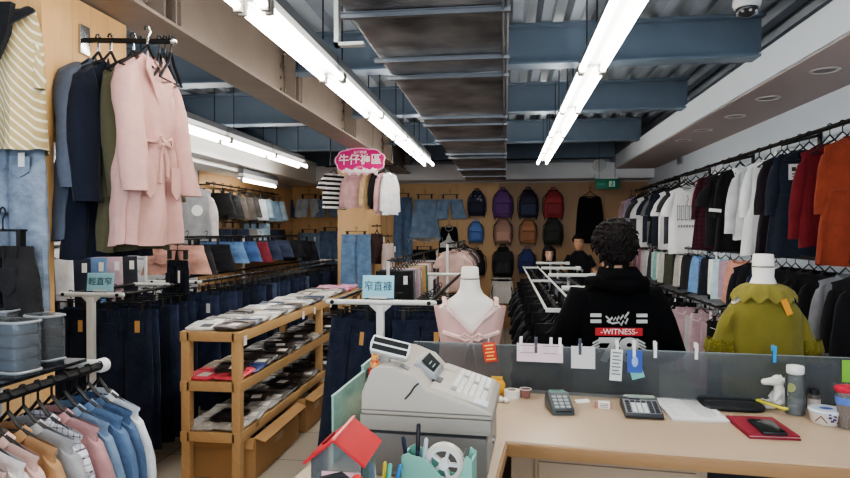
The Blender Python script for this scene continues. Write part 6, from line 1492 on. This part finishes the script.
# back print on the hoodie (faces local +Y)
PRW = plain((186, 186, 182), .7); PRR = plain((180, 40, 44), .7)
hoodie = [o for o in bpy.data.objects if o.parent is pz and o.name.startswith('hoodie')][0]
PX = .025
by = .010 + .128 * 1.16 + .006
b = MB().box((PX, by, 1.222), (.215, .004, .036)).build('red_bar', PRR, hoodie)
text('-WITNESS-', .036, plain((230, 225, 220), .7), hoodie, (PX, by + .003, 1.222), (pi / 2, 0, pi), 'lettering', sx=1.0)
for S in (-1, 1):
    for z in (1.27, 1.298): MB().box((PX + S * .105, by - .002, z), (.05, .003, .016)).build('grey_bar', PRW, hoodie)
mb = MB()
sc = [(.06, 1.17), (.045, 1.155), (.05, 1.14), (.03, 1.165), (.025, 1.15), (.015, 1.165), (.01, 1.15), (0, 1.17), (-.005, 1.155), (-.02, 1.175), (-.025, 1.16), (-.045, 1.19)]
mb.tube([(x + PX, by, z + .124) for x, z in sc], .0045, 5); sc = [(.055, 1.148), (.03, 1.136), (.0, 1.142), (-.01, 1.128), (-.02, 1.15), (-.03, 1.135), (-.04, 1.16)]
mb.tube([(x + PX, by, z + .124) for x, z in sc], .0045, 5); mb.build('script_lettering', PRW, hoodie)
text('78', .15, PRW, hoodie, (PX, by - .0, 1.132), (pi / 2, 0, pi), 'number', sx=1.25, bold=.006)
for S in (-1, 1):
    mb = MB()
    for k in range(3): mb.box((PX + S * (.10 + .004 * k), by - .002, 1.178 - .016 * k), (.045, .003, .008), (0, S * .5, 0))
    mb.build('wing_mark', PRW, hoodie)
# two shoppers near the back wall
q = P(579, 250, d=8.75)
m = person('young man in black printed T-shirt facing the camera near the back wall', q.x, q.y, -.2, 1.575, plain((196, 150, 122), .5, noise=.04), HB, BLK, cloth((36, 38, 48)), arms_dn, head_tilt=(.04, 0, -.05), hair=dict(seed=9, thick=.016, front=.175, back=.02, side=.1, tufts=200, tl=.022), sleeve_to=.6)
shm = [o for o in bpy.data.objects if o.parent is m and o.name.startswith('shirt')][0]
mb = MB()
for k in range(6): mb.ell((-.06 + k * .024, -.135, 1.20 + .03 * sin(k * 2.3)), (.018, .006, .03), 10, 6)
mb.build('chest_print', plain((120, 120, 122), .7), shm)
q = P(549, 262, d=8.75)
person('woman with long black hair looking down, next to the young man near the back wall', q.x, q.y, .1, 1.41, plain((222, 180, 158), .5, noise=.04), plain((22, 19, 19), .5, noise=.3, scale=60), cloth((40, 36, 40)), cloth((36, 38, 48)), dict(l=((-.22, -.05, 1.15), (-.12, -.26, 1.12)), r=((.22, -.05, 1.15), (.12, -.26, 1.12))), head_tilt=(.14, 0, .0), hair=dict(seed=12, thick=.02, front=.172, back=.0, side=.06, tufts=60, tl=.02, long=.3))
# ---------------------------------------------------------------- blue size signs on the T arms
def size_sign(p, s, w_, h_, rz, label, lean=-.12):
    t = T('size_sign', label, 'sign', p, rz); t.rotation_euler = (lean, 0, rz)
    MB().box((0, 0, h_ / 2), (w_, .004, h_)).build('sign_card', BLUEPAPER, t, bevel=.001); text(s, h_ * .46, INK, t, (0, -.003, h_ * .5), sx=.9 * w_ / (h_ * .46 * len(s)))
    MB().box((0, .004, .004), (w_ * .5, .014, .012)).build('card_holder', WMETAL, t)
size_sign((-.745, 3.6, 1.214), '窄直褲', .19, .135, 0, 'light blue sign reading 窄直褲 on the middle rack, behind the register')
size_sign((-2.735, 3.9, 1.204), '輕直窄', .185, .125, .1, 'light blue sign reading 輕直窄 on the near left rack, below the coats')
size_sign((-2.75, 4.98, 1.204), '直褲', .14, .125, .15, 'small light blue sign reading 直褲 on the long left rack')
